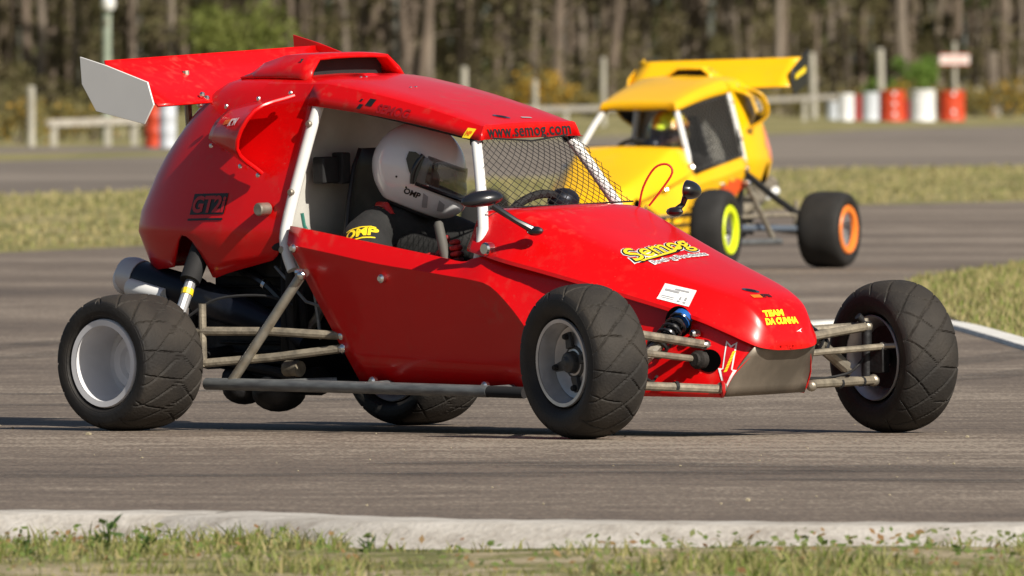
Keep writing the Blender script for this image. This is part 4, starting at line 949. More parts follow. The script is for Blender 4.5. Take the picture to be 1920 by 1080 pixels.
    for sg in (-1, 1):
        for (x_, y_, z_) in ((-1.585, .278, .985), (-1.627, .318, .768), (-1.64, .345, .585)):
            mb = MB(); mb.lathe([(0, sg * .024), (.009, sg * .024), (.012, sg * .020), (.012, 0)], (x_, sg * y_, z_), 'y', 10); B(mb, 'cage_bolt', STEEL, parent=hp)
        mb = MB(); mb.tube([(-.935, sg * .213, .945), (-.875, sg * .262, .84), (-.815, sg * .312, .725), (-.79, sg * .335, .66), (-.82, sg * .340, .50)], .0175, 12); wp = B(mb, 'windscreen_pillar', WHITEP)
        mb = MB(); mb.tube([(-.938, sg * .210, .952), (-.925, sg * .221, .925)], .021, 12); B(mb, 'pillar_clamp', BLACKM, parent=wp)
        mb = MB(); mb.tube([(-1.575, sg * .235, 1.06), (-1.25, sg * .222, 1.005), (-.935, sg * .205, .945)], .016, 10); B(mb, 'roof_rail', BLACKM)
    # -- cockpit
    mb = MB(); mb.grid([[(-1.66 - .02 * (z_ < .7), y_, z_) for y_ in np.linspace(-w, w, 7)] for z_, w in ((.58, .335), (.66, .33), (.80, .305), (.95, .275), (1.06, .245), (1.10, .2))]); bk = B(mb, 'bulkhead', BULK, solid=.003)
    mb = MB(); mb.grid([[(-1.675, y_, z_) for y_ in np.linspace(-.33, .33, 5)] for z_ in (.16, .58)]); B(mb, 'firewall', BLACKM, solid=.003)
    if mk:
        mb = MB(); mb.box((-1.60, -.20, .835), (.05, .075, .085)); mb.box((-1.585, -.145, .84), (.05, .04, .10)); B(mb, 'headrest_clamp', BLACKM, bevel=.006)
        mb = MB(); mb.tube([(-1.62, -.29, .70), (-1.615, -.285, .66), (-1.60, -.28, .635)], .006, 6); B(mb, 'harness_clip', M('green_clip', (.03, .16, .12), .5))
    seat = MB(); sr = []
    for x_, z_, w, d in ((-.98, .33, .19, .05), (-1.2, .21, .2, .07), (-1.42, .19, .205, .09), (-1.55, .26, .21, .10), (-1.60, .45, .215, .11), (-1.62, .60, .20, .10), (-1.62, .72, .155, .07), (-1.61, .84, .12, .05), (-1.60, .90, .08, .03)):
        nx, nz = (0.15, 1) if x_ > -1.5 else (1, .12)
        sr.append([(x_ + nx * d * abs(u) ** 3, w * u, z_ + nz * d * abs(u) ** 3) for u in np.linspace(-1, 1, 11)])
    seat.grid(sr); B(seat, 'seat', CARBON, solid=.012)
    # steering wheel and column display
    c = Vector((-.90, .0, .675)); ax = Vector((.80, 0, -.60)).normalized(); u_ = Vector((0, 1, 0)); v_ = ax.cross(u_)
    mb = MB(); mb.tube([c + (u_ * math.cos(a) * .125 + v_ * math.sin(a) * .105) for a in np.linspace(0, 6.2832, 29)[:-1]], .014, 8, closed=True)
    for a in (0.2, 2.94, 4.71): mb.tube([c, c + u_ * math.cos(a) * .12 + v_ * math.sin(a) * .10], .009, 6)
    mb.tube([c, c + ax * .3], .018, 8); sw = B(mb, 'steering_wheel', BLACKM)
    mb = MB(); mb.tube([c + u_ * .10 * math.cos(a) * 1.25 + v_ * math.sin(a) * .105 for a in (4.05, 4.15)], .017, 8); B(mb, 'wheel_marker', PRY, parent=sw)
    mb = MB(); mb.ball((-.845, .10, .735), .05, 14, 8, (1.0, 1.1, .8)); mb.box((-.80, .10, .69), (.10, .10, .06)); B(mb, 'dash_display', NAVY)
    if mk:
        mb = MB(); mb.tube([(-.966, -.318, .552), (-.982, -.318, .61), (-1.0, -.318, .672), (-1.002, -.318, .680)], [.0155, .0165, .0155, .010], 12); mb.tube([(-.95, -.318, .48), (-.967, -.318, .555)], .008, 8); B(mb, 'gear_lever', M('lever_grey', (.09, .085, .075), .7))
        mb = MB(); mb.tube([(-.805, -.325, .60), (-.80, -.328, .665)], .0205, 12); B(mb, 'pillar_sleeve', RIMS)
        mb = MB(); mb.tube([(-.83, -.325, .50), (-.815, -.325, .595)], .014, 10); B(mb, 'blue_damper', BLUE)
        mb = MB(); lp = [(-.735, .335, .70), (-.72, .34, .77), (-.69, .36, .83), (-.66, .385, .842), (-.645, .395, .815), (-.67, .37, .76), (-.70, .345, .71)]
        mb.tube(cat_rom(lp, 4), .0036, 6); B(mb, 'red_cable', REDW)
    # window net across the windscreen
    mb = MB(); a0, a1 = Vector((-.905, -.232, .945)), Vector((-.905, .232, .945)); b0, b1 = Vector((-.76, -.335, .725)), Vector((-.76, .335, .725))
    def npt(u, v): 
        p = (a0 * (1 - u) + a1 * u) * (1 - v) + (b0 * (1 - u) + b1 * u) * v
        return p + Vector((.055 * math.sin(math.pi * u) * math.sin(math.pi * v * .5 + .3) * .9, 0, -.018 * math.sin(math.pi * u) * (1 - v)))
    K = cfg.get('net', 19)
    for fam in (1, -1):
        for i in range(-14, K + 1):
            pts = []
            for t in range(15):
                v = t / 14; u = i / K + (v * .46 if fam > 0 else .46 - v * .46)
                if -0.001 <= u <= 1.001: pts.append(npt(u, v))
            if len(pts) > 1: mb.tube(pts, cfg.get('cord', .0011), 4)
    mb.tube([npt(0, 0), npt(.5, 0), npt(1, 0)], .003, 5); mb.tube([npt(0, 1), npt(.5, 1), npt(1, 1)], .003, 5)
    B(mb, 'windscreen_net', NET)
    if cfg.get('side_net'):
        sg = nr; mb = MB(); q = [(-1.60, .275, 1.03), (-.93, .215, .935), (-.83, .335, .58), (-1.61, .345, .67)]
        q = [Vector((p[0], sg * p[1], p[2])) for p in q]
        def sp(u, v): return (q[0] * (1 - u) + q[1] * u) * (1 - v) + (q[3] * (1 - u) + q[2] * u) * v + Vector((0, sg * .02 * math.sin(math.pi * u) * math.sin(math.pi * v), 0))
        for fam in (1, -1):
            for i in range(-10, 17):
                pts = [sp(i / 16 + (.6 * t / 10 if fam > 0 else .6 - .6 * t / 10), t / 10) for t in range(11) if -.001 <= i / 16 + (.6 * t / 10 if fam > 0 else .6 - .6 * t / 10) <= 1.001]
                if len(pts) > 1: mb.tube(pts, .0028, 4)
        mb.tube([sp(0, 0), sp(.5, 0), sp(1, 0), sp(1, .5), sp(1, 1), sp(.5, 1), sp(0, 1), sp(0, .5)], .006, 5, closed=True)
        B(mb, 'side_net', M('net_dark', (.03, .03, .03), .8))
    # -- rear wing
    wl, wr, za, zc2 = -.495, .49, cfg.get('wing', (1.186, 1.050)), 0
    mb = MB(); rows = []
    for y_ in np.linspace(wl, wr, 13):
        k = .022 * (y_ - wl) / (wr - wl) * cfg.get('wingroll', 1)
        rows.append([(-2.300, y_, za[0] + k + .004), (-2.296, y_, za[0] + k - .012), (-2.23, y_, za[0] + k - .050), (-2.15, y_, za[0] + k - .095), (-2.07, y_, za[1] + k), (-2.062, y_, za[1] + k - .008)])
    mb.grid(rows); wg = B(mb, 'rear_wing', paint, sharp=50, solid=.006)
    ep = [(-2.399, 1.203), (-2.283, 1.176), (-2.098, 1.123), (-2.070, 1.050), (-2.112, .988), (-2.326, 1.028), (-2.390, 1.115)]
    if cfg.get('endplate2'): ep = [(-2.42, 1.24), (-2.10, 1.12), (-2.06, 1.03), (-2.12, .96), (-2.38, 1.03)]
    for sg, y_ in ((-1, wl - .004), (1, wr + .004)):
        k = .045 * cfg.get('wingroll', 1) if sg > 0 else 0
        mb = MB(); mb.prism([(x_, y_, z_ + k) for x_, z_ in ep], (0, sg * .006, 0))
        pl_ = B(mb, 'endplate', cfg['endplate'] if sg == nr else cfg.get('endplate_far', paint), sharp=20, bevel=.0015)
        if cfg.get('endplate2') and sg == nr:
            mb = MB(); mb.prism([(-2.34, y_ + sg * .007, 1.135 + k), (-2.14, y_ + sg * .007, 1.085 + k), (-2.14, y_ + sg * .007, 1.055 + k), (-2.34, y_ + sg * .007, 1.10 + k)], (0, sg * .002, 0)); B(mb, 'endplate_stripe', PRY, parent=pl_, smooth=False)
    for y_ in (-.20, .20):
        mb = MB(); mb.tube([(-2.20, y_, .95), (-2.22, y_, 1.15)], .012, 8); B(mb, 'wing_strut', STEEL)
    mb = MB()
    for dy, dz in ((0, 0), (.022, -.012), (-.01, -.03)): mb.ball((-2.075, -.275 + dy, 1.075 + dz), .011, 8, 5)
    B(mb, 'wing_bracket', CHROME)
    # -- engine bay
    mb = MB(); mb.box((-1.88, 0, .36), (.40, .42, .30)); mb.tube([(-2.12, -.2, .30), (-2.12, .2, .30)], .11, 16); mb.tube([(-1.80, -.22, .50), (-1.80, .22, .50)], .07, 14); mb.box((-1.9, 0, .55), (.3, .5, .12))
    for i in range(8): mb.box((-1.88, -.214, .25 + i * .03), (.34, .02, .010))
    B(mb, 'engine', DARKN, sharp=30, bevel=.008)
    mb = MB(); mb.ball((-1.90, -.26, .135), .058, 16, 10, (1.2, 1.3, .9)); mb.ball((-1.74, -.27, .125), .066, 16, 10, (1.25, 1.4, .95)); mb.tube([(-2.0, -.22, .16), (-1.60, -.22, .16)], .045, 12); B(mb, 'gearbox_casing', DARKN)
    mb = MB(); mb.tube([(-1.645, -.335, .205), (-1.585, -.335, .205)], .026, 12); B(mb, 'drive_boot', DUSTY)
    for sg in (-1, 1):
        mb = MB(); mb.tube([(-1.62, sg * .345, .52), (-1.66, sg * .30, .35), (-1.66, sg * .28, .18)], .016, 10); mb.tube([(-2.15, sg * .22, .55), (-2.18, sg * .22, .2)], .016, 10); mb.tube([(-2.17, sg * .22, .24), (-1.60, sg * .33, .18)], .016, 10); mb.tube([(-2.15, sg * .22, .55), (-1.62, sg * .34, .60)], .016, 10); B(mb, 'rear_frame_tube', BLACKM)
    mb = MB(); mb.tube([(-1.70, -.33, .53), (-1.55, -.345, .42), (-1.46, -.34, .40)], .005, 6); mb.tube([(-1.52, -.34, .46), (-1.50, -.33, .30)], .006, 6); B(mb, 'brake_hose', NERF)
    # exhaust with long silencer
    sgx = nr; EXM = NAVY if mk else DUSTY
    mb = MB(); mb.tube([(-1.62, sgx * .28, .285), (-1.72, sgx * .29, .335), (-1.86, sgx * .295, .375), (-2.05, sgx * .29, .420), (-2.07, sgx * .29, .425)], [.022, .034, .050, .058, .05], 18); B(mb, 'exhaust_cone', EXM)
    mb = MB(); mb.tube([(-2.06, sgx * .27, .425), (-2.10, sgx * .27, .437), (-2.36, sgx * .255, .482), (-2.385, sgx * .254, .486)], [.03, .052, .056, .05], 20); sil = B(mb, 'silencer', EXM)
    mb = MB(); mb.tube([(-2.36, sgx * .255, .482), (-2.40, sgx * .253, .489), (-2.43, sgx * .252, .492), (-2.45, sgx * .252, .494)], [.0585, .062, .058, .035], 20); B(mb, 'silencer_tip', TIPM if mk else DUSTY, parent=sil)
    mb = MB(); mb.ball((-2.435, sgx * .262, .478), .050, 16, 10, (.55, .9, .95)); B(mb, 'silencer_cap', RIMW, parent=sil)
    mb = MB(); mb.tube([(-2.20, sgx * .315, .428), (-2.36, sgx * .31, .455)], [.026, .030], 12); B(mb, 'heat_shield', WHITEP, parent=sil)
    # rear trailing arms, uprights, shocks
    for sg in (-1, 1):
        U_ = lambda x_, y_, z_: (x_, sg * y_, z_)
        mb = MB(); mb.tube([U_(-1.835, .525, .318), U_(-1.62, .43, .318), U_(-1.40, .33, .305)], .0145, 10); mb.tube([U_(-1.835, .525, .215), U_(-1.62, .43, .235), U_(-1.40, .33, .265)], .0145, 10); mb.tube([U_(-1.835, .527, .405), U_(-1.835, .525, .318), U_(-1.832, .525, .205)], .013, 10); mb.tube([U_(-1.835, .525, .318), U_(-1.95, .545, .30)], .014, 10); mb.tube([U_(-1.835, .525, .215), U_(-1.98, .55, .20)], .014, 10)
        mb.build('trailing_arm', DUSTY, car)
        mb = MB(); mb.box(U_(-2.0, .55, .24), (.09, .05, .22)); mb.tube([U_(-2.015, .53, .22), U_(-2.015, .20, .25)], .020, 10); mb.build('drive_shaft', DARKN, car, bevel=.005)
        if not mk: continue
        mb = MB(); mb.tube([U_(-2.02, .455, .33), U_(-2.035, .375, .46), U_(-2.05, .30, .60)], [.018, .018, .018], 10); sh = mb.build('rear_shock', RIMS, car)
        mb = MB(); mb.tube([U_(-2.037, .372, .475), U_(-2.050, .300, .585), U_(-2.056, .270, .66)], [.034, .036, .034], 14)
        if mk: mb.build('spring_cover', BLACKM, sh)
        mb = MB(); mb.tube([U_(-2.03, .394, .43), U_(-2.033, .384, .448)], .0195, 10); mb.build('shock_band', PRY, sh)
    if not mk:
        for sg in (-1, 1):
            mb = MB(); mb.tube([(-1.27, sg * .385, .60), (-1.60, sg * .46, .44), (-1.95, sg * .55, .285)], .021, 10); mb.build('trailing_link', BLACKM, car)
            mb = MB(); mb.tube([(-1.18, sg * .36, .245), (-1.93, sg * .56, .235)], .021, 10); mb.build('radius_rod', M('rod_blue_grey', (.20, .24, .30), .4, metal=.6), car)
    # more of the packed engine bay: headers, hoses, clamps, rod ends
    for k, y_ in enumerate((-.17, -.09, .05)):
        mb = MB(); mb.tube(cat_rom([(-1.78, y_, .50), (-1.70, y_ - .05, .47), (-1.655, y_ - .08, .38), (-1.66, -.24 - .01 * k, .30)], 4), .016, 10); B(mb, 'exhaust_header', STEEL if k == 1 else DARKN)
    mb = MB(); mb.tube(cat_rom([(-2.08, -.21, .58), (-1.95, -.26, .53), (-1.80, -.27, .47), (-1.70, -.25, .38)], 5), .014, 8); ch = B(mb, 'coolant_hose', BLACKP)
    for q_ in ((-1.95, -.26, .53), (-1.80, -.27, .47)):
        mb = MB(); mb.tube([(q_[0] - .006, q_[1], q_[2] + .003), (q_[0] + .006, q_[1], q_[2] - .003)], .0165, 10); B(mb, 'hose_clamp', CHROME, parent=ch)
    mb = MB(); mb.tube(cat_rom([(-1.93, -.50, .36), (-1.85, -.44, .42), (-1.72, -.36, .43), (-1.62, -.33, .40)], 5), .005, 6); mb.build('brake_line', BLACKM, car)
    for sg in (-1, 1):
        for q_ in ((-1.40, .332, .305), (-1.40, .332, .265), (-1.95, .545, .30), (-1.98, .55, .20)):
            mb = MB(); mb.ball((q_[0], sg * q_[1], q_[2]), .019, 10, 6); mb.build('rod_end', CHROME, car)
        for q_, w_ in (((-.0, .60, .338), .020), ((.03, .60, .168), .020), ((.06, .61, .275), .015), ((.112, .212, .156), .018)):
            mb = MB(); mb.ball((q_[0], sg * q_[1], q_[2]), w_, 10, 6); mb.build('rod_end', STEEL, car)
        mb = MB(); mb.tube(cat_rom([(-.10, sg * .28, .19), (-.03, sg * .38, .175), (.02, sg * .47, .188), (.0, sg * .55, .21), (.0, sg * .60, .25)], 5), .0045, 6); mb.build('brake_line', BLACKM, car)
        for t_ in (.45, .8):
            mb = MB(); p_ = Vector((.112 + (.03 - .112) * t_, sg * (.212 + .388 * t_), .156 + .012 * t_)); d2 = Vector((-.082, sg * .388, .012)).normalized() * .006; mb.tube([p_ - d2, p_ + d2], .0168, 10); mb.build('tube_clamp', BLACKM, car)
    # side bars
    for sg in (-1, 1):
        U_ = lambda x_, y_, z_: (x_, sg * y_, z_)
        mb = MB(); mb.tube(cat_rom([U_(-1.842, .498, .160), U_(-1.60, .50, .160), U_(-1.1, .50, .158), U_(-.62, .495, .154)], 3), .0195, 14); nb = B(mb, 'side_bar', NERF)
        mb = MB(); mb.tube([U_(-.62, .495, .154), U_(-.47, .49, .152)], .0185, 12); B(mb, 'side_bar_sleeve', BLACKM, parent=nb)
        mb = MB(); mb.tube([U_(-1.735, .495, .168), U_(-1.51, .405, .512)], .0165, 12); br = B(mb, 'side_bar_brace', STEEL)
        mb = MB(); mb.tube([U_(-1.535, .40, .515), U_(-1.49, .41, .515)], .013, 10); mb.ball(U_(-1.495, .425, .508), .016, 10, 6); B(mb, 'brace_joint', CHROME, parent=br)
        
        for p_, q_ in ((U_(-1.20, .50, .158), U_(-1.20, .33, .16)), (U_(-.66, .495, .154), U_(-.66, .33, .155)), (U_(-1.62, .50, .16), U_(-1.45, .31, .165))):
            mb = MB(); mb.tube([p_, q_], .0145, 8); B(mb, 'side_bar_mount', NERF)
    # front suspension
    for sg in (-1, 1):
        U_ = lambda x_, y_, z_: (x_, sg * y_, z_)
        bz = lambda y_: (.028 * sg * y_ if cfg.get('rolled') else 0)
        mb = MB(); mb.tube([U_(.038, .20, .294 + bz(.2)), U_(.0, .60, .338)], .0145, 10); mb.tube([U_(-.30, .285, .31), U_(-.02, .595, .338)], .0145, 10); ua = mb.build('upper_arm', DUSTY, car)
        mb = MB(); mb.lathe([(0, sg * .022), (.012, sg * .022), (.018, sg * .012), (.018, -sg * .012), (0, -sg * .012)], U_(.040, .20, .294 + bz(.2)), 'y', 12); mb.build('arm_joint', CHROME, ua)
        mb = MB(); mb.tube([U_(.112, .212, .156 + bz(.19)), U_(.03, .60, .168)], .0145, 10); mb.tube([U_(-.26, .30, .165), U_(.0, .60, .166)], .0145, 10); la = mb.build('lower_arm', DUSTY, car)
        mb = MB(); mb.tube([U_(.118 + .022 * math.cos(a), .216 + .018 * math.cos(a), .156 + bz(.19) + .022 * math.sin(a)) for a in np.linspace(0, 6.28, 17)[:-1]], .006, 6, closed=True); 
        if sg == nr: mb.build('tow_ring', REDW, la)
        mb = MB(); mb.tube([U_(.027, .20, .247 + bz(.2)), U_(.06, .61, .275)], .0105, 8); tr_ = mb.build('tie_rod', DUSTY, car)
        mb = MB(); pts = []; rr = []
        for k in range(15): pts.append(U_(.040 + .003 * k / 14, .185 + .082 * k / 14, .246 + bz(.2) + .003 * k / 14)); rr.append((.030 if k % 2 else .026) - .006 * (k > 11))
        mb.tube(pts, rr, 14); mb.build('rubber_gaiter', RUBBER, tr_)
        mb = MB(); mb.tube([U_(-.02, .23, .385), U_(.0, .52, .195)], .012, 8); mb.tube([U_(-.012, .36, .300), U_(-.0, .50, .212)], .021, 10); fs_ = mb.build('front_shock', STEEL, car)
        a = Vector(U_(-.020, .250, .372)); b = Vector(U_(-.008, .395, .272)); d_ = b - a; q1 = d_.orthogonal().normalized(); q2 = d_.normalized().cross(q1)
        mb = MB(); mb.tube([a + d_ * (k / 70) + (q1 * math.cos(k * .56) + q2 * math.sin(k * .56)) * .030 for k in range(71)], .0058, 6); mb.build('coil_spring', BLACKP, fs_)
        mb = MB(); mb.tube([a, b], .018, 10); mb.build('damper_body', BLACKM, fs_)
        mb = MB(); mb.tube([a - d_ * .06, a + d_ * .10], [.031, .034], 14); mb.build('spring_collar', BLUE if cfg.get('rolled') else BLACKM, fs_)
        mb = MB(); mb.tube([U_(.0, .60, .355), U_(.0, .60, .15)], .017, 10); mb.box(U_(.03, .615, .235), (.08, .035, .085)); mb.tube([U_(.02, .62, .2425), U_(.0, .70, .2425)], .026, 12); mb.tube([U_(.0, .598, .345), U_(-.01, .57, .372)], .013, 8); up = mb.build('front_upright', DARKN, car, bevel=.003)
        mb = MB(); mb.tube([U_(-.002, .592, .33), U_(-.002, .592, .365)], .013, 8); mb.tube([U_(.06, .605, .277), U_(.10, .63, .279)], .009, 8); mb.build('ball_joint', STEEL, up)
        # near-black discs that paint the shade inside holes for shock and steering rod
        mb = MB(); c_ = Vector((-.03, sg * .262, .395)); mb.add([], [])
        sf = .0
        for (cx_, cz_, ra, rb, nm) in ((-.03, .372, .044, .050, 'shock_hole_shade'), (.066, .250, .036, .036, 'rod_hole_shade')):
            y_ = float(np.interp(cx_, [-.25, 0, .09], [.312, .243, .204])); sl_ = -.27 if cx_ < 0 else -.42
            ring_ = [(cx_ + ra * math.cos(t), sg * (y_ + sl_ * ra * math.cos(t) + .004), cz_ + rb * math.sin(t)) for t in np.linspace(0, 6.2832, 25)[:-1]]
            mb = MB(); mb.prism(ring_, (0, sg * .003, 0)); B(mb, nm, HOLESHADE)
    # wheels
    w = cfg['wheels']
    wheel(car, 'front', -1, (0, -.73, .2425), w['steer'], w['camber'], w['tf'], w['rf'][0], w['rf'][1], spin=.4)
    wheel(car, 'front', 1, (0, .73, .2425), w['steer'] + 1.5, w['camber'], w['tf'], w['rf'][0], w['rf'][1], spin=.9)
    rr_ = .2185 if w['tr'] is TY_R else .230
    wheel(car, 'rear', -1, (-2.015, -.67, rr_), 0, w['camber'] * .4, w['tr'], w['rr'][0], w['rr'][1], spin=.1)
    wheel(car, 'rear', 1, (-2.015, .67, rr_), 0, w['camber'] * .4, w['tr'], w['rr'][0], w['rr'][1], spin=1.2)
    return car, shell, hood, fp

RED_LOC, RED_RZ = (.718, -.463, 0.004), R(-42.6)
xf_red = lambda x, y, z: (x, y, z + .028 * y - .004 * (x + 1))
red, shell, hood, fplate = buggy('red_buggy', 'red crosscar buggy with a white helmeted driver, wheels turned, nearest on the track', RED_LOC, RED_RZ, xf_red, RED,
    dict(mark=True, near=-1, endplate=ENDP, rolled=True, wheels=dict(steer=-13, camber=3.0, tf=TY_F, tr=TY_R, rf=(RIMS, None), rr=(RIMW, None))))
bpy.context.view_layer.update()
driver(red.matrix_world.copy(), xf_red, 'driver in black suit and white helmet leaning forward in the red buggy', SUIT, GLOVE, HELM, True)
XY = [(-2.6, -2.20), (-1.62, -1.38), (-.92, -.62), (-.70, -.42), (.25, .32), (2, 2)]
xf_yel = lambda x, y, z: (float(np.interp(x, [a for a, b in XY], [b for a, b in XY])), y * 1.06, z * 1.01)
yel, ysh, yhd, yfp = buggy('yellow_buggy', 'yellow crosscar buggy following behind, with lime and orange wheel rims', (.523, 49.9, 0.004), R(180 + 68), xf_yel, YEL,
    dict(mark=False, near=1, endplate=BLACKP, endplate_far=YEL, endplate2=True, wing=(1.215, 1.05), wingroll=1.4, net=1, cord=.0005, side_net=True, plate=YEL,
         wheels=dict(steer=2, camber=0, tf=TY_F2, tr=TY_R2, rf=(RIMS, NEONY), rr=(RIMS, ORNG))))
bpy.context.view_layer.update()
driver(yel.matrix_world.copy(), xf_yel, 'driver in a lime and red helmet inside the yellow buggy', SUIT, GLOVE, HELMG, False, head=(-1.08, .115, .800), tilt=10, yaw=8)

# ------------------------------------------------------------------ lettering and marks on the red buggy
def fit(shape, w=None, h=None, sh=0.0):
    v, f = shape; xs = [p[0] for p in v]; ys = [p[1] for p in v]; cx = (min(xs) + max(xs)) / 2; cy = (min(ys) + max(ys)) / 2
    kx = w / (max(xs) - min(xs)) if w else None; ky = h / (max(ys) - min(ys)) if h else None
    kx = kx or ky; ky = ky or kx
    return [((p[0] - cx) * kx + sh * (p[1] - cy) * ky, (p[1] - cy) * ky) for p in v], f
def shift(shape, dx, dy): return [(a + dx, b + dy) for a, b in shape[0]], shape[1]
bs = bvh_of(shell); bh = bvh_of(hood)
scoop = [c for c in red.children if c.name.startswith('side_scoop')][0]; bsc = bvh_of(scoop)
panel = [c for c in red.children if c.name.startswith('side_panel')][0]; bp_ = bvh_of(panel)
ou = (0, -1, .2)
decal('roof_lettering', fit(text_mesh('www.semog.com', .05, 0, .0008, 1.08), .392, .040), PRK, shell, bs, (-.896, -.002, .950), (0, 1, .03), (-.1, 0, 1), outward=(1, 0, .1))
O, u, v = (-1.975, -.345, .722), (1, -.03, .02), (.0, .15, 1)
decal('tail_badge', fit(rect2d(.150, .070, 10, 5), .155, .068, .18), PRK, shell, bs, O, u, v, .0020, ou)
decal('tail_badge_letters', shift(fit(text_mesh('GT2i', .06, .18, .0022), .150, .056), .002, -.001), M('badge_red', (.42, .012, .016), .4), shell, bs, O, u, v, .0036, ou)
decal('tail_badge_line', fit(rect2d(.15, .007, 10, 1), .158, .007), PRK, shell, bs, (-1.985, -.348, .672), u, v, .0022, ou)
O, u, v = (-1.845, -.39, .982), (1, -.25, .03), (0, .38, .92)
decal('filter_bar', fit(rect2d(.046, .020), .048, .019), PRO, scoop, bsc, O, u, v, .003, ou)
decal('filter_letters', shift(fit(text_mesh('K&N', .03, .1, .002), .056, .030), .050, -.004), PRW, scoop, bsc, O, u, v, .0034, ou)
O, u, v = (-1.36, -.258, 1.040), (1, .05, -.14), (.14, .3, .95)
for dx, dy, w_, h_ in ((.006, .010, .026, .026), (-.030, -.010, .016, .017), (-.034, .012, .009, .009)):
    decal('roof_flag', shift(fit(rect2d(.02, .02, 2, 2), w_, h_, .35), dx, dy), PRK, shell, bs, O, u, v, .0022, ou)
decal('roof_side_lettering', fit(text_mesh('SEMOG', .03, .15, .001), .135, .032), PRDR, shell, bs, (-1.256, -.252, 1.020), u, v, .0022, ou)
O = (-.944, -.236, .951)
decal('corner_sticker', fit(rect2d(.03, .034, 3, 3), .032, .036, .25), PRY, shell, bs, O, (1, .05, -.1), (.1, .35, .9), .0022, ou)
decal('corner_letters', fit(text_mesh('MP', .02, .2, .001), .024, .016), PRO, shell, bs, O, (1, .05, -.1), (.1, .35, .9), .0036, ou)
for (b_, O, u, v, ow, par) in ((bs, (-.975, -.05, 1.003), (.7, .7, -.15), (-.7, .7, .15), (0, 0, 1), shell), (bh, (.080, -.040, .457), (.55, .83, -.12), (-.83, .5, .3), (0, 0, 1), hood)):
    decal('pin_plate', oval2d(.030, .014), CHROME, par, b_, O, u, v, .0022, ow); decal('pin_slot', oval2d(.019, .007), PRK, par, b_, O, u, v, .0036, ow)
decal('roof_mark', fit(rect2d(.04, .012, 4, 1), .040, .012), PRG, shell, bs, (-.955, .045, 1.0), (.2, 1, 0), (-1, .2, .2), .0022, (0, 0, 1))
for x_, y_ in ((-1.55, -.09), (-1.55, -.065), (-1.36, -.06), (-1.36, -.035)):
    mb = MB(); z_ = bs.ray_cast(Vector((x_, y_, 1.5)), Vector((0, 0, -1)))[0].z; mb.ball((x_, y_, z_), .006, 8, 4, (1, 1, .6)); mb.build('roof_rivet', CHROME, shell)
# hood logo
O, u, v = (-.300, -.062, .58), (-.10, .96, .13), (-.94, -.02, .33)
for bold, mt, lf in ((.0100, PRW, .0020), (.0068, PRK, .0032), (.0015, PRY, .0044)):
    t1 = text_mesh('Semog', .128, .28, bold, 1.02); decal('hood_logo', ([(p[0] * .98, p[1] * .92 + .06 * p[0]) for p in t1[0]], t1[1]), mt, hood, bh, O, u, v, lf, (0, 0, 1))
sw = [(-.16, -.050), (-.05, -.046), (.06, -.030), (.15, .012), (.20, .030), (.15, .000), (.06, -.044), (-.05, -.058), (-.15, -.060)]
decal('hood_logo_swoosh', poly2d([(a * 1.03, b - .002) for a, b in sw]), PRK, hood, bh, O, u, v, .0024, (0, 0, 1)); decal('hood_logo_swoosh', poly2d([(a * .9 - .01, b * .9 - .004) for a, b in sw]), PRY, hood, bh, O, u, v, .0038, (0, 0, 1))
O = (-.220, -.040, .556); tt = fit(text_mesh('Racing Products', .05, .2, .0045), .305, .042); decal('hood_logo_line', tt, PRW, hood, bh, O, u, v, .0026, (0, 0, 1))
decal('hood_logo_line', fit(text_mesh('Racing Products', .05, .2, .0002), .292, .030), PRG, hood, bh, O, u, v, .0040, (0, 0, 1))
# white scrutineering label
O, u, v = (-.062, -.229, .445), (.106, .031, -.022), (-.015, .035, .052)
decal('paper_label', rect2d(.112, .064, 8, 4), PRW, hood, bh, O, u, v, .0022, (0, -1, .5))
for cx_, cy_, w_, h_ in ((.012, .019, .05, .005), (-.02, .010, .05, .007), (.036, -.008, .007, .012), (.018, -.010, .006, .010), (.036, -.022, .010, .006), (.016, -.022, .010, .006), (-.025, -.014, .045, .002), (-.025, -.021, .045, .002)):
    decal('label_print', rect2d(w_, h_, 3, 1, cx_, cy_), PRG, hood, bh, O, u, v, .0036, (0, -1, .5))
O, u, v = (.118, -.055, .440), (.08, 1, -.02), (-.9, .05, .45)
decal('nose_bar', fit(rect2d(.036, .018), .040, .020), PRO, hood, bh, O, u, v, .0022, (0, 0, 1)); decal('nose_letters', shift(fit(text_mesh('K&N', .02, .1, .0012), .040, .024), .042, .002), PRK, hood, bh, O, u, v, .0024, (0, 0, 1))
decal('team_lettering', fit(text_mesh('TEAM', .03, .15, .0020), .092, .024), PRYG, hood, bh, (.181, -.046, .388), (0, 1, .02), (-.55, 0, .83), .0024, (1, 0, .4))
decal('team_lettering', fit(text_mesh('DA CUNHA', .03, .15, .0020), .148, .024), PRYG, hood, bh, (.191, -.024, .362), (0, 1, .02), (-.40, 0, .9), .0024, (1, 0, .3))
decal('nose_scratch', poly2d([(-.016, -.004), (.0, .002), (.014, .008), (.004, .0), (.01, -.006), (-.002, -.002)]), PRW, hood, bh, (.205, .045, .332), (0, 1, 0), (-.3, 0, .95), .0024, (1, 0, .2))
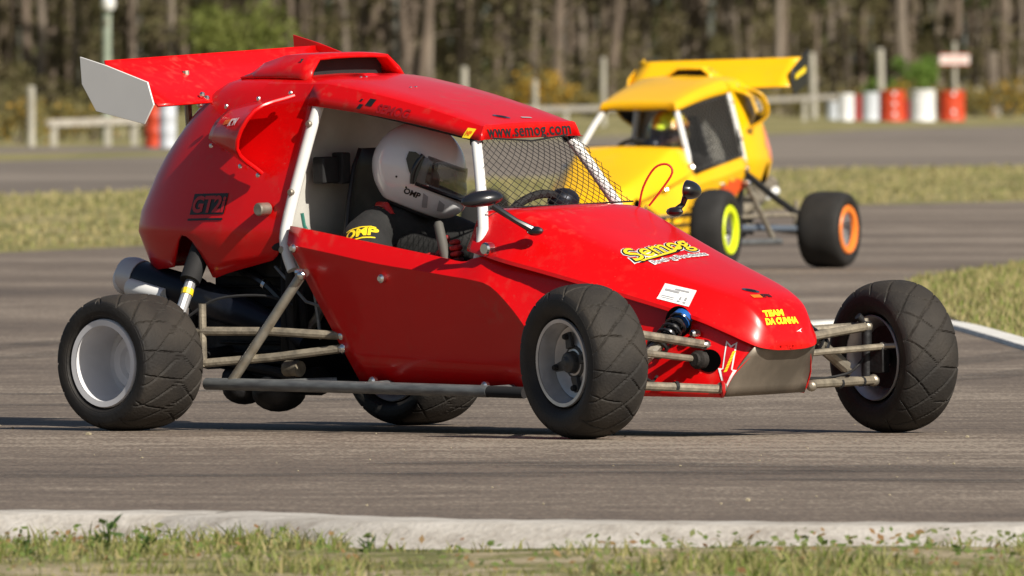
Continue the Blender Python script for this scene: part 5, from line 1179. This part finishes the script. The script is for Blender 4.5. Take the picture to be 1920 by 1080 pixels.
# tow arrow
A = Vector((.134, -.160, .296)); T = Vector((.090, -.200, .148)); ax = (T - A); Lg = ax.length; O = A + ax * .5
ar = lambda k: [(-.017 * k - .001, Lg * .5 * (1 if k == 1 else .90)), (0, Lg * .5 - (.014 if k == 1 else .022)), (.017 * k + .001, Lg * .5 * (1 if k == 1 else .90)), (.017 * k, -Lg * .06), (.031 * k - (0 if k == 1 else .003), -Lg * .06 - (0 if k == 1 else .004)), (0, -Lg * .5 * (1 if k == 1 else .84)), (-.031 * k + (0 if k == 1 else .003), -Lg * .06 - (0 if k == 1 else .004)), (-.017 * k, -Lg * .06)]
decal('tow_arrow', poly2d(ar(1)), PRW, panel, bp_, O, (.9, .42, -.1), -ax, .0022, ou); decal('tow_arrow', poly2d(ar(.72)), M('arrow_red', (.55, .004, .01), .4), panel, bp_, O, (.9, .42, -.1), -ax, .0034, ou)
for k in range(7):
    decal('tow_arrow_script', poly2d([(-.006, -.006), (.004, -.002), (.007, .007), (-.003, .003)]), PRY, panel, bp_, O + ax * (.10 - .065 * k), (.9, .42, -.1), -ax, .0046, ou)
# yellow buggy: faded red and pink stickers
ypan = [c for c in yel.children if c.name.startswith('side_panel')][1]; byp = bvh_of(ypan); bys = bvh_of(ysh)
blob = lambda a, b, sd: poly2d([((a + a * .35 * math.sin(k * 2.3 + sd)) * math.cos(k * .3142), (b + b * .35 * math.cos(k * 3.1 + sd)) * math.sin(k * .3142)) for k in range(20)])
RSt = M('sticker_red', (.75, .10, .02), .4); PSt = M('sticker_pink', (.80, .28, .16), .45)
decal('side_sticker', blob(.22, .045, 1), RSt, ypan, byp, (-1.10, .40, .485), (-1, 0, .1), (0, -.1, 1), .003, (0, 1, 0)); decal('side_sticker', blob(.11, .03, 4), RSt, ypan, byp, (-1.08, .39, .38), (-1, 0, .1), (0, -.1, 1), .003, (0, 1, 0))
decal('side_sticker', blob(.10, .05, 2), RSt, ypan, byp, (-.60, .41, .36), (-1, 0, .1), (0, -.1, 1), .003, (0, 1, 0))
decal('tail_sticker', blob(.07, .10, 3), PSt, ysh, bys, (-1.83, .355, .75), (-1, 0, 0), (0, -.2, 1), .003, (0, 1, 0))
